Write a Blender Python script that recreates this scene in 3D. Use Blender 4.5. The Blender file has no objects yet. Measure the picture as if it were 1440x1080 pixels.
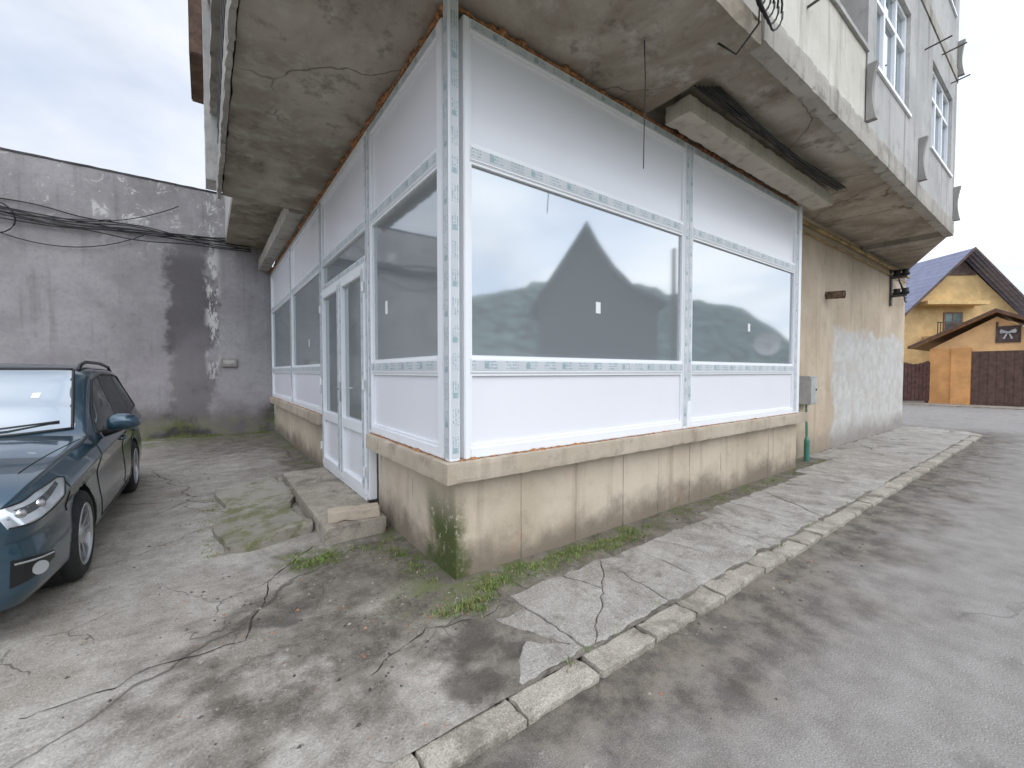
import bpy, bmesh, math, random
from mathutils import Vector, Matrix, noise as mn
random.seed(7)
C = bpy.context.scene.collection
R = math.radians
SUN_EL, SUN_AZ = 38, 185

# ------------------------------------------------------------------ node helper
class M:
    def __init__(s, name):
        s.m = bpy.data.materials.new(name); s.m.use_nodes = True
        s.t = s.m.node_tree; s.t.nodes.clear()
        s.out = s.t.nodes.new('ShaderNodeOutputMaterial')
        s.b = s.t.nodes.new('ShaderNodeBsdfPrincipled')
        s.t.links.new(s.b.outputs[0], s.out.inputs[0])
        s._pos = None
    def n(s, ty, **k):
        nd = s.t.nodes.new(ty)
        for a, v in k.items(): setattr(nd, a, v)
        return nd
    def put(s, sock, v):
        if isinstance(v, bpy.types.NodeSocket): s.t.links.new(v, sock)
        elif isinstance(v, tuple) and len(v) == 3 and sock.type == 'RGBA': sock.default_value = (*v, 1)
        else: sock.default_value = v
    @property
    def pos(s):
        if s._pos is None: s._pos = s.n('ShaderNodeNewGeometry').outputs['Position']
        return s._pos
    def obj(s): return s.n('ShaderNodeTexCoord').outputs['Object']
    def xyz(s, v=None):
        nd = s.n('ShaderNodeSeparateXYZ'); s.put(nd.inputs[0], v or s.pos); return nd.outputs
    def scale(s, v, sx, sy, sz):
        nd = s.n('ShaderNodeMapping'); s.put(nd.inputs[0], v); nd.inputs['Scale'].default_value = (sx, sy, sz); return nd.outputs[0]
    def noise(s, sc, det=5, ro=.55, dist=0, v=None):
        nd = s.n('ShaderNodeTexNoise'); s.put(nd.inputs['Vector'], v or s.pos)
        nd.inputs['Scale'].default_value = sc; nd.inputs['Detail'].default_value = min(det, 6)
        nd.inputs['Roughness'].default_value = ro; nd.inputs['Distortion'].default_value = dist
        return nd.outputs[0]
    def voro(s, sc, feat='DISTANCE_TO_EDGE', v=None):
        nd = s.n('ShaderNodeTexVoronoi', feature=feat); s.put(nd.inputs['Vector'], v or s.pos)
        nd.inputs['Scale'].default_value = sc; return nd.outputs[0]
    def warp(s, amt, sc, v=None):
        v = v or s.pos
        nd = s.n('ShaderNodeTexNoise'); s.put(nd.inputs['Vector'], v); nd.inputs['Scale'].default_value = sc; nd.inputs['Detail'].default_value = 4
        a = s.n('ShaderNodeVectorMath', operation='MULTIPLY_ADD'); s.put(a.inputs[0], nd.outputs[1]); a.inputs[1].default_value = (amt,)*3; s.put(a.inputs[2], v)
        return a.outputs[0]
    def math(s, op, a, b=0.0, c=0.0, clamp=False):
        nd = s.n('ShaderNodeMath', operation=op, use_clamp=clamp)
        s.put(nd.inputs[0], a); s.put(nd.inputs[1], b); s.put(nd.inputs[2], c); return nd.outputs[0]
    def mr(s, v, a, b, c=0.0, d=1.0):
        nd = s.n('ShaderNodeMapRange', interpolation_type='SMOOTHSTEP')
        s.put(nd.inputs[0], v)
        for i, q in enumerate((a, b, c, d)): s.put(nd.inputs[i+1], q)
        return nd.outputs[0]
    def mul(s, *a):
        r = a[0]
        for q in a[1:]: r = s.math('MULTIPLY', r, q)
        return r
    def mx(s, a, b): return s.math('MAXIMUM', a, b)
    def inv(s, a): return s.math('SUBTRACT', 1.0, a)
    def mix(s, f, a, b, mode='MIX'):
        nd = s.n('ShaderNodeMix', data_type='RGBA', blend_type=mode)
        s.put(nd.inputs[0], f); s.put(nd.inputs[6], a); s.put(nd.inputs[7], b); return nd.outputs[2]
    def bump(s, h, st=.3, d=.02):
        nd = s.n('ShaderNodeBump'); nd.inputs['Strength'].default_value = st; nd.inputs['Distance'].default_value = d
        s.put(nd.inputs['Height'], h); return nd.outputs[0]
    def done(s, col, rough=.85, normal=None, metal=0.0, coat=0.0, spec=.4):
        s.put(s.b.inputs['Base Color'], col); s.put(s.b.inputs['Roughness'], rough)
        s.put(s.b.inputs['Metallic'], metal); s.put(s.b.inputs['Coat Weight'], coat); s.b.inputs['Coat Roughness'].default_value = .04
        s.put(s.b.inputs['Specular IOR Level'], spec)
        if normal: s.put(s.b.inputs['Normal'], normal)
        return s.m

def simple(name, col, rough=.6, metal=0.0, coat=0.0, var=.12, sc=6, bump=0.0, spec=.4):
    m = M(name)
    f = m.noise(sc, 5, .6)
    dark = tuple(c*(1-var*1.6) for c in col); lite = tuple(min(1, c*(1+var)) for c in col)
    c = m.mix(m.mr(f, .3, .7), dark, lite)
    nrm = m.bump(m.noise(sc*12, 4), bump, .01) if bump else None
    return m.done(c, rough, nrm, metal, coat, spec)

# ---- yard: concrete, dirt, cracks, moss
HOLES = [(-.26, -.60, .15), (-.42, -.90, .12), (-.05, -.78, .09), (-1.0, .22, .13)]
def mat_yard():
    m = M('yard_concrete'); x, y, z = m.xyz()
    big = m.noise(.9, 6, .6, .4); mid = m.noise(4.5, 6, .68); fine = m.noise(90, 3, .75); med = m.noise(19, 5, .72); grit = m.noise(230, 2, .8)
    light = m.mix(m.mr(mid, .3, .72), (.26, .235, .20), (.42, .395, .35))
    light = m.mix(m.mul(m.mr(big, .48, .66), .6), light, (.235, .20, .16))
    light = m.mix(m.mul(m.mr(med, .48, .70), .5), light, (.16, .14, .116))
    light = m.mix(m.mul(m.mr(med, .45, .28), .35), light, (.52, .50, .46))
    light = m.mix(m.mul(m.mr(fine, .52, .72), .5), light, (.62, .595, .555))
    light = m.mix(m.mul(m.mr(fine, .48, .28), .6), light, (.09, .082, .07))
    light = m.mix(m.mul(m.mr(grit, .55, .7), .3), light, (.64, .62, .58))
    dirt = m.mix(m.mr(mid, .3, .7), (.068, .057, .045), (.19, .165, .135))
    dirt = m.mix(m.mul(m.mr(fine, .55, .70), .42), dirt, (.36, .33, .285))
    dirt = m.mix(m.mul(m.mr(grit, .56, .68), .3), dirt, (.32, .295, .26))
    dirt = m.mix(m.mul(m.mr(fine, .46, .3), .4), dirt, (.035, .03, .024))
    def dist(px, py):
        a = m.math('SUBTRACT', x, px); b = m.math('SUBTRACT', y, py)
        return m.math('SQRT', m.math('ADD', m.math('MULTIPLY', a, a), m.math('MULTIPLY', b, b)))
    pn = m.math('ADD', m.math('MULTIPLY', m.math('SUBTRACT', m.noise(2.3, 6, .66), .5), 2.2), m.math('MULTIPLY', m.math('SUBTRACT', med, .5), .5))
    d1 = m.math('ADD', dist(-.95, -.10), pn); k1 = m.mr(d1, 1.05, .35)
    d1b = m.math('ADD', dist(-.35, .45), pn); k1b = m.mr(d1b, 1.15, .5)
    d2 = m.math('ADD', m.math('SUBTRACT', -.25, x), m.math('MULTIPLY', pn, .7)); k2 = m.mul(m.mr(d2, .45, -.10), .9)
    k3 = m.mul(m.mr(m.math('ADD', y, m.math('MULTIPLY', pn, 1.6)), 5.0, 7.4), m.mr(x, -3.2, -1.2))
    k4 = m.mul(m.mr(x, -1.2, .3), m.mr(m.math('ADD', m.noise(1.7, 6, .68), m.mul(m.mr(x, .1, .8), .30)), .38, .58))
    patch = m.mr(m.noise(2.0, 6, .64), .47, .60)
    pk = m.inv(m.mul(patch, m.mr(x, 1.5, .2), m.mr(y, .35, -.1), .75))
    k = m.mx(m.mul(m.mx(k1, k1b), pk), m.mx(k2, m.mx(m.mul(k3, .95), m.mul(k4, pk))))
    k = m.mul(k, m.mr(med, .2, .55, .65, 1.0))
    spot = m.mul(m.mr(m.noise(1.9, 6, .68), .55, .70), .5)
    col = m.mix(m.mx(k, spot), light, dirt)
    cr = m.voro(.42, v=m.warp(.35, 2.2)); cm = m.mul(m.mr(cr, .006, .001), m.mr(m.noise(.6, 3), .42, .52))
    cr2 = m.voro(1.7, v=m.warp(.3, 3.0)); cm2 = m.mul(m.mr(cr2, .010, .001), m.mr(m.noise(.8, 4), .52, .60))
    cm = m.mx(cm, m.mul(cm2, .8))
    col = m.mix(m.mul(cm, .75), col, (.07, .06, .05))
    hole = None
    for hx, hy, hr in HOLES:
        q = m.mr(m.math('ADD', dist(hx, hy), m.math('MULTIPLY', pn, .20)), hr*1.3, hr*.4)
        hole = q if hole is None else m.mx(hole, q)
    col = m.mix(m.mul(hole, .75), col, m.mix(fine, (.03, .027, .023), (.11, .098, .082)))
    near = m.mx(m.mr(x, -.45, .0), m.mr(m.math('ADD', y, m.math('MULTIPLY', pn, .5)), 7.6, 9.0))
    ms = m.mul(near, m.mr(m.noise(3.2, 6, .7), .45, .58), m.mr(y, -.3, -.05))
    ms3 = m.mul(m.mr(dist(-.12, -.05), .46, .1), m.mr(m.noise(4.5, 6, .7), .44, .56))
    ms4 = m.mul(m.mr(dist(-.7, 1.0), .38, .1), m.mr(m.noise(5.5, 6, .7), .45, .56))
    ms5 = m.mul(m.mr(m.math('ABSOLUTE', m.math('ADD', y, .17)), .18, .02), m.mr(x, 2.8, 1.5), m.mr(x, -.15, .1), m.mr(m.noise(4, 6, .7), .45, .57))
    msa = m.mx(m.mx(ms, ms3), m.mx(ms4, ms5))
    col = m.mix(m.mul(msa, .75), col, m.mix(fine, (.042, .055, .012), (.14, .165, .045)))
    red = m.mul(m.mr(m.noise(5.5, 4), .69, .73), m.mr(m.noise(40, 3), .4, .6))
    col = m.mix(m.mul(red, .4), col, (.36, .15, .09))
    h = m.math('ADD', m.math('ADD', m.mul(fine, .45), m.mul(med, .9)), m.mul(m.inv(m.mx(cm, hole)), .6))
    return m.done(col, m.mr(m.mx(m.mul(k, .35), hole), 0, 1, .9, .5), m.bump(h, .7, .016))

def mat_road():
    m = M('road_asphalt'); x, y, z = m.xyz()
    f = m.noise(150, 3, .75); g = m.voro(110, 'F1'); big = m.noise(.7, 6, .65, .5); mid = m.noise(6, 6, .65)
    col = m.mix(m.mr(mid, .3, .7), (.22, .203, .187), (.285, .268, .25))
    col = m.mix(m.mul(m.mr(f, .52, .69), .65), col, (.56, .53, .49))
    col = m.mix(m.mul(m.mr(f, .48, .31), .65), col, (.064, .058, .052))
    col = m.mix(m.mul(m.mr(big, .5, .7), .35), col, (.16, .146, .13))
    pn = m.math('MULTIPLY', m.math('SUBTRACT', m.noise(1.6, 6, .70), .5), 1.8)
    edge = m.mul(m.mr(m.math('ADD', y, pn), -2.15, -1.2), m.mr(x, 15.5, 13.5))
    col = m.mix(m.mul(edge, .88), col, m.mix(m.mr(m.mul(mid, m.math('ADD', f, .5)), .35, .7), (.06, .05, .04), (.20, .17, .135)))
    cr = m.voro(.35, v=m.warp(.7, 1.6)); cm = m.mul(m.mr(cr, .006, .001), m.mr(m.noise(.5), .5, .6))
    col = m.mix(m.mul(cm, .5), col, (.07, .066, .062))
    pt = m.mul(m.mr(m.noise(1.1, 6, .7), .60, .66), .3)
    col = m.mix(pt, col, (.13, .12, .11))
    h = m.math('ADD', f, m.mul(g, .6))
    return m.done(col, .85, m.bump(h, .55, .009), spec=.3)

def mat_slab(name='pavement_concrete', tint=(1, 1, 1)):
    m = M(name); x, y, z = m.xyz()
    mid = m.noise(5, 6, .7); fine = m.noise(120, 3, .75); big = m.noise(1.3, 5, .6)
    T = lambda c: tuple(a*b for a, b in zip(c, tint))
    col = m.mix(m.mr(mid, .3, .72), T((.255, .235, .205)), T((.41, .388, .35)))
    col = m.mix(m.mul(m.mr(big, .45, .65), .5), col, T((.20, .178, .15)))
    col = m.mix(m.mul(m.mr(fine, .5, .70), .55), col, T((.64, .62, .585)))
    col = m.mix(m.mul(m.mr(fine, .48, .30), .6), col, T((.07, .065, .058)))
    ms = m.mul(m.mr(m.noise(3.5, 6, .7), .58, .70), .45)
    col = m.mix(ms, col, (.11, .11, .07))
    st = m.mul(m.mr(m.noise(2.2, 6, .74, .5), .52, .64), .65)
    col = m.mix(st, col, (.13, .112, .09))
    return m.done(col, .88, m.bump(m.math('ADD', fine, m.noise(30, 5)), .6, .010))

def mat_soffit():
    m = M('soffit_concrete')
    big = m.noise(.8, 6, .62, .6); mid = m.noise(3.5, 6, .68); fine = m.noise(45, 5, .7)
    col = m.mix(m.mr(big, .35, .65), (.24, .20, .15), (.45, .40, .33))
    col = m.mix(m.mul(m.mr(mid, .5, .7), .5), col, (.58, .54, .475))
    col = m.mix(m.mul(m.mr(mid, .44, .28), .6), col, (.16, .125, .09))
    col = m.mix(m.mul(m.mr(fine, .55, .8), .3), col, (.12, .10, .08))
    cr = m.voro(.45, v=m.warp(.6, 1.3)); cm = m.mul(m.mr(cr, .006, .0005), m.mr(m.noise(.9), .45, .55))
    col = m.mix(m.mul(cm, .7), col, (.08, .065, .05))
    blot = m.mul(m.mr(m.noise(1.7, 6, .75), .55, .66), .6)
    col = m.mix(blot, col, (.13, .105, .08))
    return m.done(col, .92, m.bump(m.math('ADD', mid, m.mul(fine, .4)), .5, .025))

def mat_render(name, a, b, dark, streak=.6, stain=.5, patch=None):
    """plaster: two tones, vertical rain streaks, stains"""
    m = M(name); P = m.pos
    big = m.noise(.9, 6, .6, .4); mid = m.noise(5, 6, .68); fine = m.noise(70, 4, .7)
    col = m.mix(m.mr(big, .3, .7), a, b)
    st = m.noise(1, 6, .6, v=m.scale(P, 7, 7, .45))
    col = m.mix(m.mul(m.mr(st, .52, .72), streak), col, dark)
    col = m.mix(m.mul(m.mr(mid, .5, .75), stain*.7), col, dark)
    col = m.mix(m.mul(m.mr(fine, .55, .8), .25), col, tuple(min(1, c*1.5) for c in b))
    col = m.mix(m.mul(m.mr(fine, .45, .2), .3), col, tuple(c*.45 for c in a))
    if patch: col = patch(m, col, mid, fine)
    return m.done(col, .92, m.bump(m.math('ADD', mid, m.mul(fine, .5)), .4, .014))

def p_neigh(m, col, mid, fine):
    x, y, z = m.xyz()
    rough = m.noise(11, 6, .78, .4)
    col = m.mix(m.mul(m.mr(rough, .46, .70), .30), col, (.14, .127, .134))
    col = m.mix(m.mul(m.mr(rough, .46, .28), .25), col, (.42, .405, .41))
    lim = m.mul(m.mr(m.math('ADD', z, m.math('MULTIPLY', m.noise(.8), 1.4)), 4.5, 5.6), m.mr(x, -5.5, -2.0, .35, 1.0))
    fl = m.mul(m.mr(m.math('ADD', m.noise(3.1, 6, .8, .6), m.math('MULTIPLY', m.math('SUBTRACT', rough, .5), .25)), .57, .61), lim)
    col = m.mix(m.mul(fl, .85), col, (.64, .62, .60))
    fl2 = m.mul(m.mr(m.noise(6, 6, .75, v=m.scale(m.pos, 1, 1, .35)), .49, .54), m.mr(m.math('ABSOLUTE', m.math('ADD', x, 1.22)), .20, .04), m.mr(z, 1.0, 1.5))
    n = m.math('MULTIPLY', m.math('SUBTRACT', m.noise(1.3, 6, .70), .5), 1.4)
    dcol = m.mul(m.mr(m.math('ADD', m.math('ABSOLUTE', m.math('ADD', x, 1.60)), n), .52, .26), m.mr(z, 4.7, 3.9), m.mr(z, -.2, .6))
    col = m.mix(m.mul(dcol, .80), col, (.08, .07, .077))
    col = m.mix(m.mul(fl2, .85), col, (.60, .58, .55))
    ft = m.mr(m.math('ADD', z, m.math('MULTIPLY', n, 1.0)), 1.0, .35)
    ft = m.mul(ft, m.mr(x, -4.5, -2.2))
    col = m.mix(m.mul(ft, .92), col, m.mix(m.mr(mid, .5, .7), (.04, .037, .033), (.10, .10, .05)))
    ms = m.mul(m.mr(m.math('ADD', z, m.math('MULTIPLY', n, .4)), .60, .2), m.mr(m.noise(2.5, 6, .7), .40, .52))
    col = m.mix(m.mul(ms, .85), col, m.mix(fine, (.06, .07, .018), (.16, .17, .05)))
    col = m.mix(m.mul(m.mr(z, 3.2, 1.2), m.mr(m.noise(.7), .45, .6), .3), col, (.42, .375, .385))
    return col

def p_wall(m, col, mid, fine):
    x, y, z = m.xyz()
    n = m.math('MULTIPLY', m.math('SUBTRACT', m.noise(1.5, 6, .65), .5), 1.0)
    w = m.mul(m.mr(m.math('ADD', x, n), 8.2, 8.5), m.mr(m.math('ADD', z, n), 2.45, 2.25), m.mr(mid, .25, .5, .6, 1.0))
    g = m.mix(m.mr(mid, .35, .7), (.50, .48, .45), (.62, .60, .57))
    col = m.mix(w, col, g)
    ft = m.mr(m.math('ADD', z, m.math('MULTIPLY', n, .6)), .55, .05)
    col = m.mix(m.mul(ft, .6), col, (.16, .13, .10))
    return col

def p_plinth(m, col, mid, fine):
    x, y, z = m.xyz()
    n = m.math('MULTIPLY', m.math('SUBTRACT', m.noise(2.2, 6, .68), .5), .7)
    ft = m.mr(m.math('ADD', z, n), .38, .02)
    col = m.mix(m.mul(ft, .8), col, (.14, .11, .08))
    md = m.math('SQRT', m.math('ADD', m.math('POWER', m.math('SUBTRACT', y, .20), 2.0), m.math('POWER', m.math('MULTIPLY', x, 2.5), 2.0)))
    ms = m.mul(m.mr(m.math('ADD', md, m.math('MULTIPLY', n, 1.2)), .48, .15), m.mr(z, .72, .3), m.mr(m.noise(14, 6, .7), .32, .46))
    col = m.mix(m.mul(ms, .95), col, m.mix(fine, (.02, .03, .008), (.085, .12, .02)))
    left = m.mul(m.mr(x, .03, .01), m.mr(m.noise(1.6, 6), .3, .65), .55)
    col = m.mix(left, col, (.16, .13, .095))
    pk = m.mul(m.mr(m.noise(3, 5), .62, .68), .15)
    col = m.mix(pk, col, (.46, .26, .18))
    return col

def mat_glass(name, diff, refl, ro=.015, tint=(.90, .95, .96)):
    m = M(name)
    t = m.t; t.nodes.remove(m.b)
    gl = m.n('ShaderNodeBsdfGlossy'); gl.inputs['Roughness'].default_value = ro; gl.inputs['Color'].default_value = (*tint, 1)
    df = m.n('ShaderNodeBsdfDiffuse'); df.inputs['Color'].default_value = (*diff, 1)
    mi = m.n('ShaderNodeMixShader')
    lw = m.n('ShaderNodeLayerWeight'); lw.inputs[0].default_value = .25
    m.put(mi.inputs[0], m.mr(lw.outputs['Facing'], 0.0, 1.0, refl, min(.95, refl+.3)))
    t.links.new(df.outputs[0], mi.inputs[1]); t.links.new(gl.outputs[0], mi.inputs[2]); t.links.new(mi.outputs[0], m.out.inputs[0])
    nb = m.bump(m.noise(1.1, 1), .02, .05); t.links.new(nb, gl.inputs['Normal'])
    return m.m

def mat_tape():
    m = M('protective_film'); uv = m.n('ShaderNodeUVMap').outputs[0]
    x, y, z = m.xyz(uv)
    word = m.math('FRACT', m.math('MULTIPLY', x, 5.3)); wm = m.math('LESS_THAN', word, .62)
    cx = m.math('FLOOR', m.math('MULTIPLY', x, 150)); cy = m.math('FLOOR', m.math('MULTIPLY', y, 9))
    cb = m.n('ShaderNodeCombineXYZ'); m.put(cb.inputs[0], cx); m.put(cb.inputs[1], cy)
    wn = m.n('ShaderNodeTexWhiteNoise', noise_dimensions='2D'); m.put(wn.inputs[0], cb.outputs[0])
    letters = m.math('GREATER_THAN', wn.outputs[0], .5)
    rows = m.math('GREATER_THAN', m.math('FRACT', m.math('MULTIPLY', y, 3.0)), .5)
    box = m.mul(m.math('LESS_THAN', m.math('FRACT', m.math('MULTIPLY', x, 2.65)), .10), m.math('LESS_THAN', m.math('ABSOLUTE', m.math('SUBTRACT', y, .5)), .3))
    k = m.mx(m.mul(wm, letters, rows, .7), m.mul(box, .6))
    base = m.mix(m.mr(m.noise(3, 3), .35, .7), (.55, .57, .59), (.63, .65, .67))
    col = m.mix(k, base, (.14, .30, .33))
    return m.done(col, .35)

YARD = mat_yard(); ROAD = mat_road(); SLAB = mat_slab(); KERB = mat_slab('kerb_concrete', (1.04, 1.0, .94))
STEP = mat_slab('step_concrete', (1.08, 1.02, .93))
SOFFIT = mat_soffit()
NEIGH = mat_render('neighbour_plaster', (.262, .245, .252), (.37, .352, .36), (.165, .15, .157), .4, .45, p_neigh)
WALLM = mat_render('wall_plaster', (.48, .385, .285), (.62, .52, .395), (.30, .235, .165), .4, .5, p_wall)
PLINTH = mat_render('plinth_plaster', (.48, .40, .30), (.60, .515, .405), (.28, .22, .16), .45, .45, p_plinth)
LEDGE = mat_render('ledge_concrete', (.40, .335, .255), (.52, .45, .355), (.19, .15, .11), .35, .8)
UPPER = mat_render('upper_render', (.38, .37, .355), (.52, .505, .48), (.20, .185, .17), .7, .7)
CREAM = mat_render('parapet_render', (.54, .51, .44), (.68, .65, .58), (.30, .27, .22), .75, .5)
SLABEDGE = mat_render('slab_edge_concrete', (.30, .275, .24), (.45, .42, .37), (.13, .11, .09), .75, .7)
BEAMC = mat_render('beam_concrete', (.42, .37, .30), (.56, .51, .43), (.22, .18, .14), .5, .8)
PVC = simple('white_plastic', (.84, .85, .87), .3, var=.015, sc=2)
PANEL = simple('white_panel', (.80, .80, .835), .22, var=.012, sc=.8)
GLASS = mat_glass('shop_glass', (.27, .295, .305), .37, .05, (.78, .81, .82))
GLASS2 = mat_glass('upper_glass', (.10, .12, .14), .4)
TAPE = mat_tape()
FOAM = simple('orange_foam', (.42, .20, .09), .9, var=.4, sc=40, bump=.6)
BLACK = simple('black_rubber', (.018, .018, .018), .6, var=.2)
CABLE = simple('black_cable', (.022, .021, .022), .55, var=.3, sc=20)
DARKMETAL = simple('dark_metal', (.10, .095, .09), .6, .4, var=.3)
WHITEP = simple('white_sticker', (.80, .80, .78), .6, var=.05)
STEEL = simple('brushed_steel', (.65, .65, .66), .25, 1.0, var=.05)

# ------------------------------------------------------------------ object helpers
def link(name, me, mat, parent=None, smooth=False):
    o = bpy.data.objects.new(name, me); C.objects.link(o)
    for mm in (mat if isinstance(mat, (list, tuple)) else [mat]): me.materials.append(mm)
    if smooth: me.polygons.foreach_set('use_smooth', [True]*len(me.polygons))
    if parent: o.parent = parent
    return o
def build(name, bm, mat, parent=None, smooth=False, recalc=True):
    if recalc: bmesh.ops.recalc_face_normals(bm, faces=bm.faces[:])
    me = bpy.data.meshes.new(name); bm.to_mesh(me); bm.free()
    return link(name, me, mat, parent, smooth)
def thing(name, label, cat, loc=(0, 0, 0), rz=0, group=None):
    o = bpy.data.objects.new(name, None); C.objects.link(o); o.location = loc; o.rotation_euler = (0, 0, rz)
    o['label'] = label; o['category'] = cat
    if group: o['group'] = group
    return o
def tag(o, label, cat, group=None):
    o['label'] = label; o['category'] = cat
    if group: o['group'] = group
    return o
def struct(o): o['kind'] = 'structure'; return o
ID = lambda s, t, z: Vector((s, t, z))
FR = lambda s, t, z: Vector((s, -.04-t, z))      # street facade: s along +x, t outward
FL = lambda s, t, z: Vector((-.04-t, s, z))      # yard facade: s along +y, t outward
def box(bm, F, s0, s1, t0, t1, z0, z1, bev=0):
    v = [bm.verts.new(F(s, t, z)) for z in (z0, z1) for s, t in ((s0, t0), (s1, t0), (s1, t1), (s0, t1))]
    fs = [bm.faces.new([v[i] for i in q]) for q in ((0, 1, 2, 3), (7, 6, 5, 4), (0, 4, 5, 1), (1, 5, 6, 2), (2, 6, 7, 3), (3, 7, 4, 0))]
    if bev:
        bmesh.ops.recalc_face_normals(bm, faces=fs)
        es = list({e for f in fs for e in f.edges})
        bmesh.ops.bevel(bm, geom=es, offset=bev, segments=2, affect='EDGES')
    return fs
def rbox(bm, F, s0, s1, t0, t1, z0, z1, cell=.06, amp=.004, chip=.02, seed=0.0, fr=7.0):
    """subdivided box with worn, chipped edges"""
    L = [(s0, s1), (t0, t1), (z0, z1)]
    N = [max(1, int(round(abs(b-a)/cell))) for a, b in L]
    N = [min(n, 260) for n in N]
    vs = {}
    def V(i, j, k):
        key = (i, j, k)
        if key in vs: return vs[key]
        idx = (i, j, k); p = [L[q][0]+(L[q][1]-L[q][0])*idx[q]/N[q] for q in range(3)]
        on = [0 if 0 < idx[q] < N[q] else (1 if idx[q] == N[q] else -1) for q in range(3)]
        w = Vector(p)*fr+Vector((seed, seed*1.7, seed*.3))
        nv = mn.noise_vector(w)
        for q in range(3): p[q] += nv[q]*amp*(1 if on[q] else .2)
        if sum(1 for o in on if o) >= 2:
            c = chip*(.25+max(0, mn.noise(w*1.9+Vector((9, 1, 4))))*1.7)
            for q in range(3):
                if on[q]: p[q] -= on[q]*math.copysign(c, L[q][1]-L[q][0])*.6
        v = bm.verts.new(F(*p)); vs[key] = v; return v
    for q in range(3):
        a, b = [i for i in range(3) if i != q]
        for e in (0, N[q]):
            for i in range(N[a]):
                for j in range(N[b]):
                    ids = []
                    for di, dj in ((0, 0), (1, 0), (1, 1), (0, 1)):
                        k = [0, 0, 0]; k[q] = e; k[a] = i+di; k[b] = j+dj; ids.append(V(*k))
                    bm.faces.new(ids)
def tube(bm, pts, r, n=8, caps=True):
    pts = [Vector(p) for p in pts]; rings = []
    up = Vector((0, 0, 1))
    for i, p in enumerate(pts):
        d = (pts[min(i+1, len(pts)-1)]-pts[max(i-1, 0)]).normalized()
        ref = up if abs(d.z) < .95 else Vector((1, 0, 0))
        u = d.cross(ref).normalized(); w = u.cross(d)
        rr = r[i] if isinstance(r, (list, tuple)) else r
        rings.append([bm.verts.new(p+(u*math.cos(2*math.pi*k/n)+w*math.sin(2*math.pi*k/n))*rr) for k in range(n)])
    for A, B in zip(rings, rings[1:]):
        for k in range(n): bm.faces.new((A[k], A[(k+1) % n], B[(k+1) % n], B[k]))
    if caps: bm.faces.new(rings[0]); bm.faces.new(rings[-1][::-1])
def sag(p, q, s, n=14, wob=0.0, sd=0):
    p, q = Vector(p), Vector(q); out = []
    for i in range(n+1):
        t = i/n; v = p.lerp(q, t); v.z -= s*4*t*(1-t)
        if wob:
            nv = mn.noise_vector(Vector((t*5+sd, sd*3.1, 2)))*wob*min(1, 6*t*(1-t)+.1)
            v += Vector((nv.x, nv.y*.3, nv.z))
        out.append(v)
    return out
def prism(bm, F, poly, t0, t1):
    """poly in (s,z), extruded in t"""
    A = [bm.verts.new(F(s, t0, z)) for s, z in poly]; B = [bm.verts.new(F(s, t1, z)) for s, z in poly]
    n = len(poly); bm.faces.new(A); bm.faces.new(B[::-1])
    for i in range(n): bm.faces.new((A[i], A[(i+1) % n], B[(i+1) % n], B[i]))
def flat_prism(bm, poly, z0, z1):
    A = [bm.verts.new((x, y, z0)) for x, y in poly]; B = [bm.verts.new((x, y, z1)) for x, y in poly]
    n = len(poly); bm.faces.new(A[::-1]); bm.faces.new(B)
    for i in range(n): bm.faces.new((A[i], A[(i+1) % n], B[(i+1) % n], B[i]))
def lathe(bm, prof, n):
    rings = [[bm.verts.new((o, r*math.cos(2*math.pi*k/n), r*math.sin(2*math.pi*k/n))) for k in range(n)] for o, r in prof]
    for A, B in zip(rings, rings[1:]):
        for k in range(n): bm.faces.new((A[k], A[(k+1) % n], B[(k+1) % n], B[k]))
    return rings

# ------------------------------------------------------------------ world, sun, camera
az = R(SUN_AZ); dvec = Vector((math.sin(az)*math.cos(R(SUN_EL)), math.cos(az)*math.cos(R(SUN_EL)), math.sin(R(SUN_EL))))
w = bpy.data.worlds.new('World'); bpy.context.scene.world = w; w.use_nodes = True
nt = w.node_tree; nt.nodes.clear()
class WN(M):
    def __init__(s): s.t = nt; s._pos = nt.nodes.new('ShaderNodeTexCoord').outputs['Generated']
W = WN()
sky = W.n('ShaderNodeTexSky', sky_type='NISHITA', sun_disc=False); sky.sun_elevation = R(SUN_EL); sky.sun_rotation = R(SUN_AZ)
x, y, z = W.xyz()
den = W.math('ADD', W.math('MAXIMUM', z, 0.0), .22)
cb = W.n('ShaderNodeCombineXYZ'); W.put(cb.inputs[0], W.math('DIVIDE', x, den)); W.put(cb.inputs[1], W.math('DIVIDE', y, den))
n1 = W.noise(.9, 6, .55, .3, v=cb.outputs[0]); n2 = W.noise(.75, 6, .52, .2, v=cb.outputs[0])
cloud = W.mix(W.mr(n2, .36, .62), (5.9, 6.8, 8.5), (9.4, 9.7, 10.2))
gv = Vector((math.sin(az), math.cos(az), .30)).normalized()
dp = W.n('ShaderNodeVectorMath', operation='DOT_PRODUCT'); W.put(dp.inputs[0], W._pos); dp.inputs[1].default_value = tuple(gv)
glow = W.mr(dp.outputs['Value'], -.35, .8, 1.0, 2.05)
right = W.mr(W.math('SUBTRACT', x, W.math('MULTIPLY', y, .3)), -.2, .8, 1.0, 1.2)
high = W.mr(z, .62, .9, 1.0, 1.5)
cloud = W.mix(1.0, cloud, W.mul(glow, right, high), 'MULTIPLY')
cov = W.math('MAXIMUM', W.mr(n1, .30, .55, .7, 1.0), W.mr(z, .25, .0, 0.0, 1.0))
cc = W.mix(cov, sky.outputs[0], cloud)
bg = W.n('ShaderNodeBackground'); W.put(bg.inputs[0], cc); bg.inputs[1].default_value = .108
wo = W.n('ShaderNodeOutputWorld'); nt.links.new(bg.outputs[0], wo.inputs[0])
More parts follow.
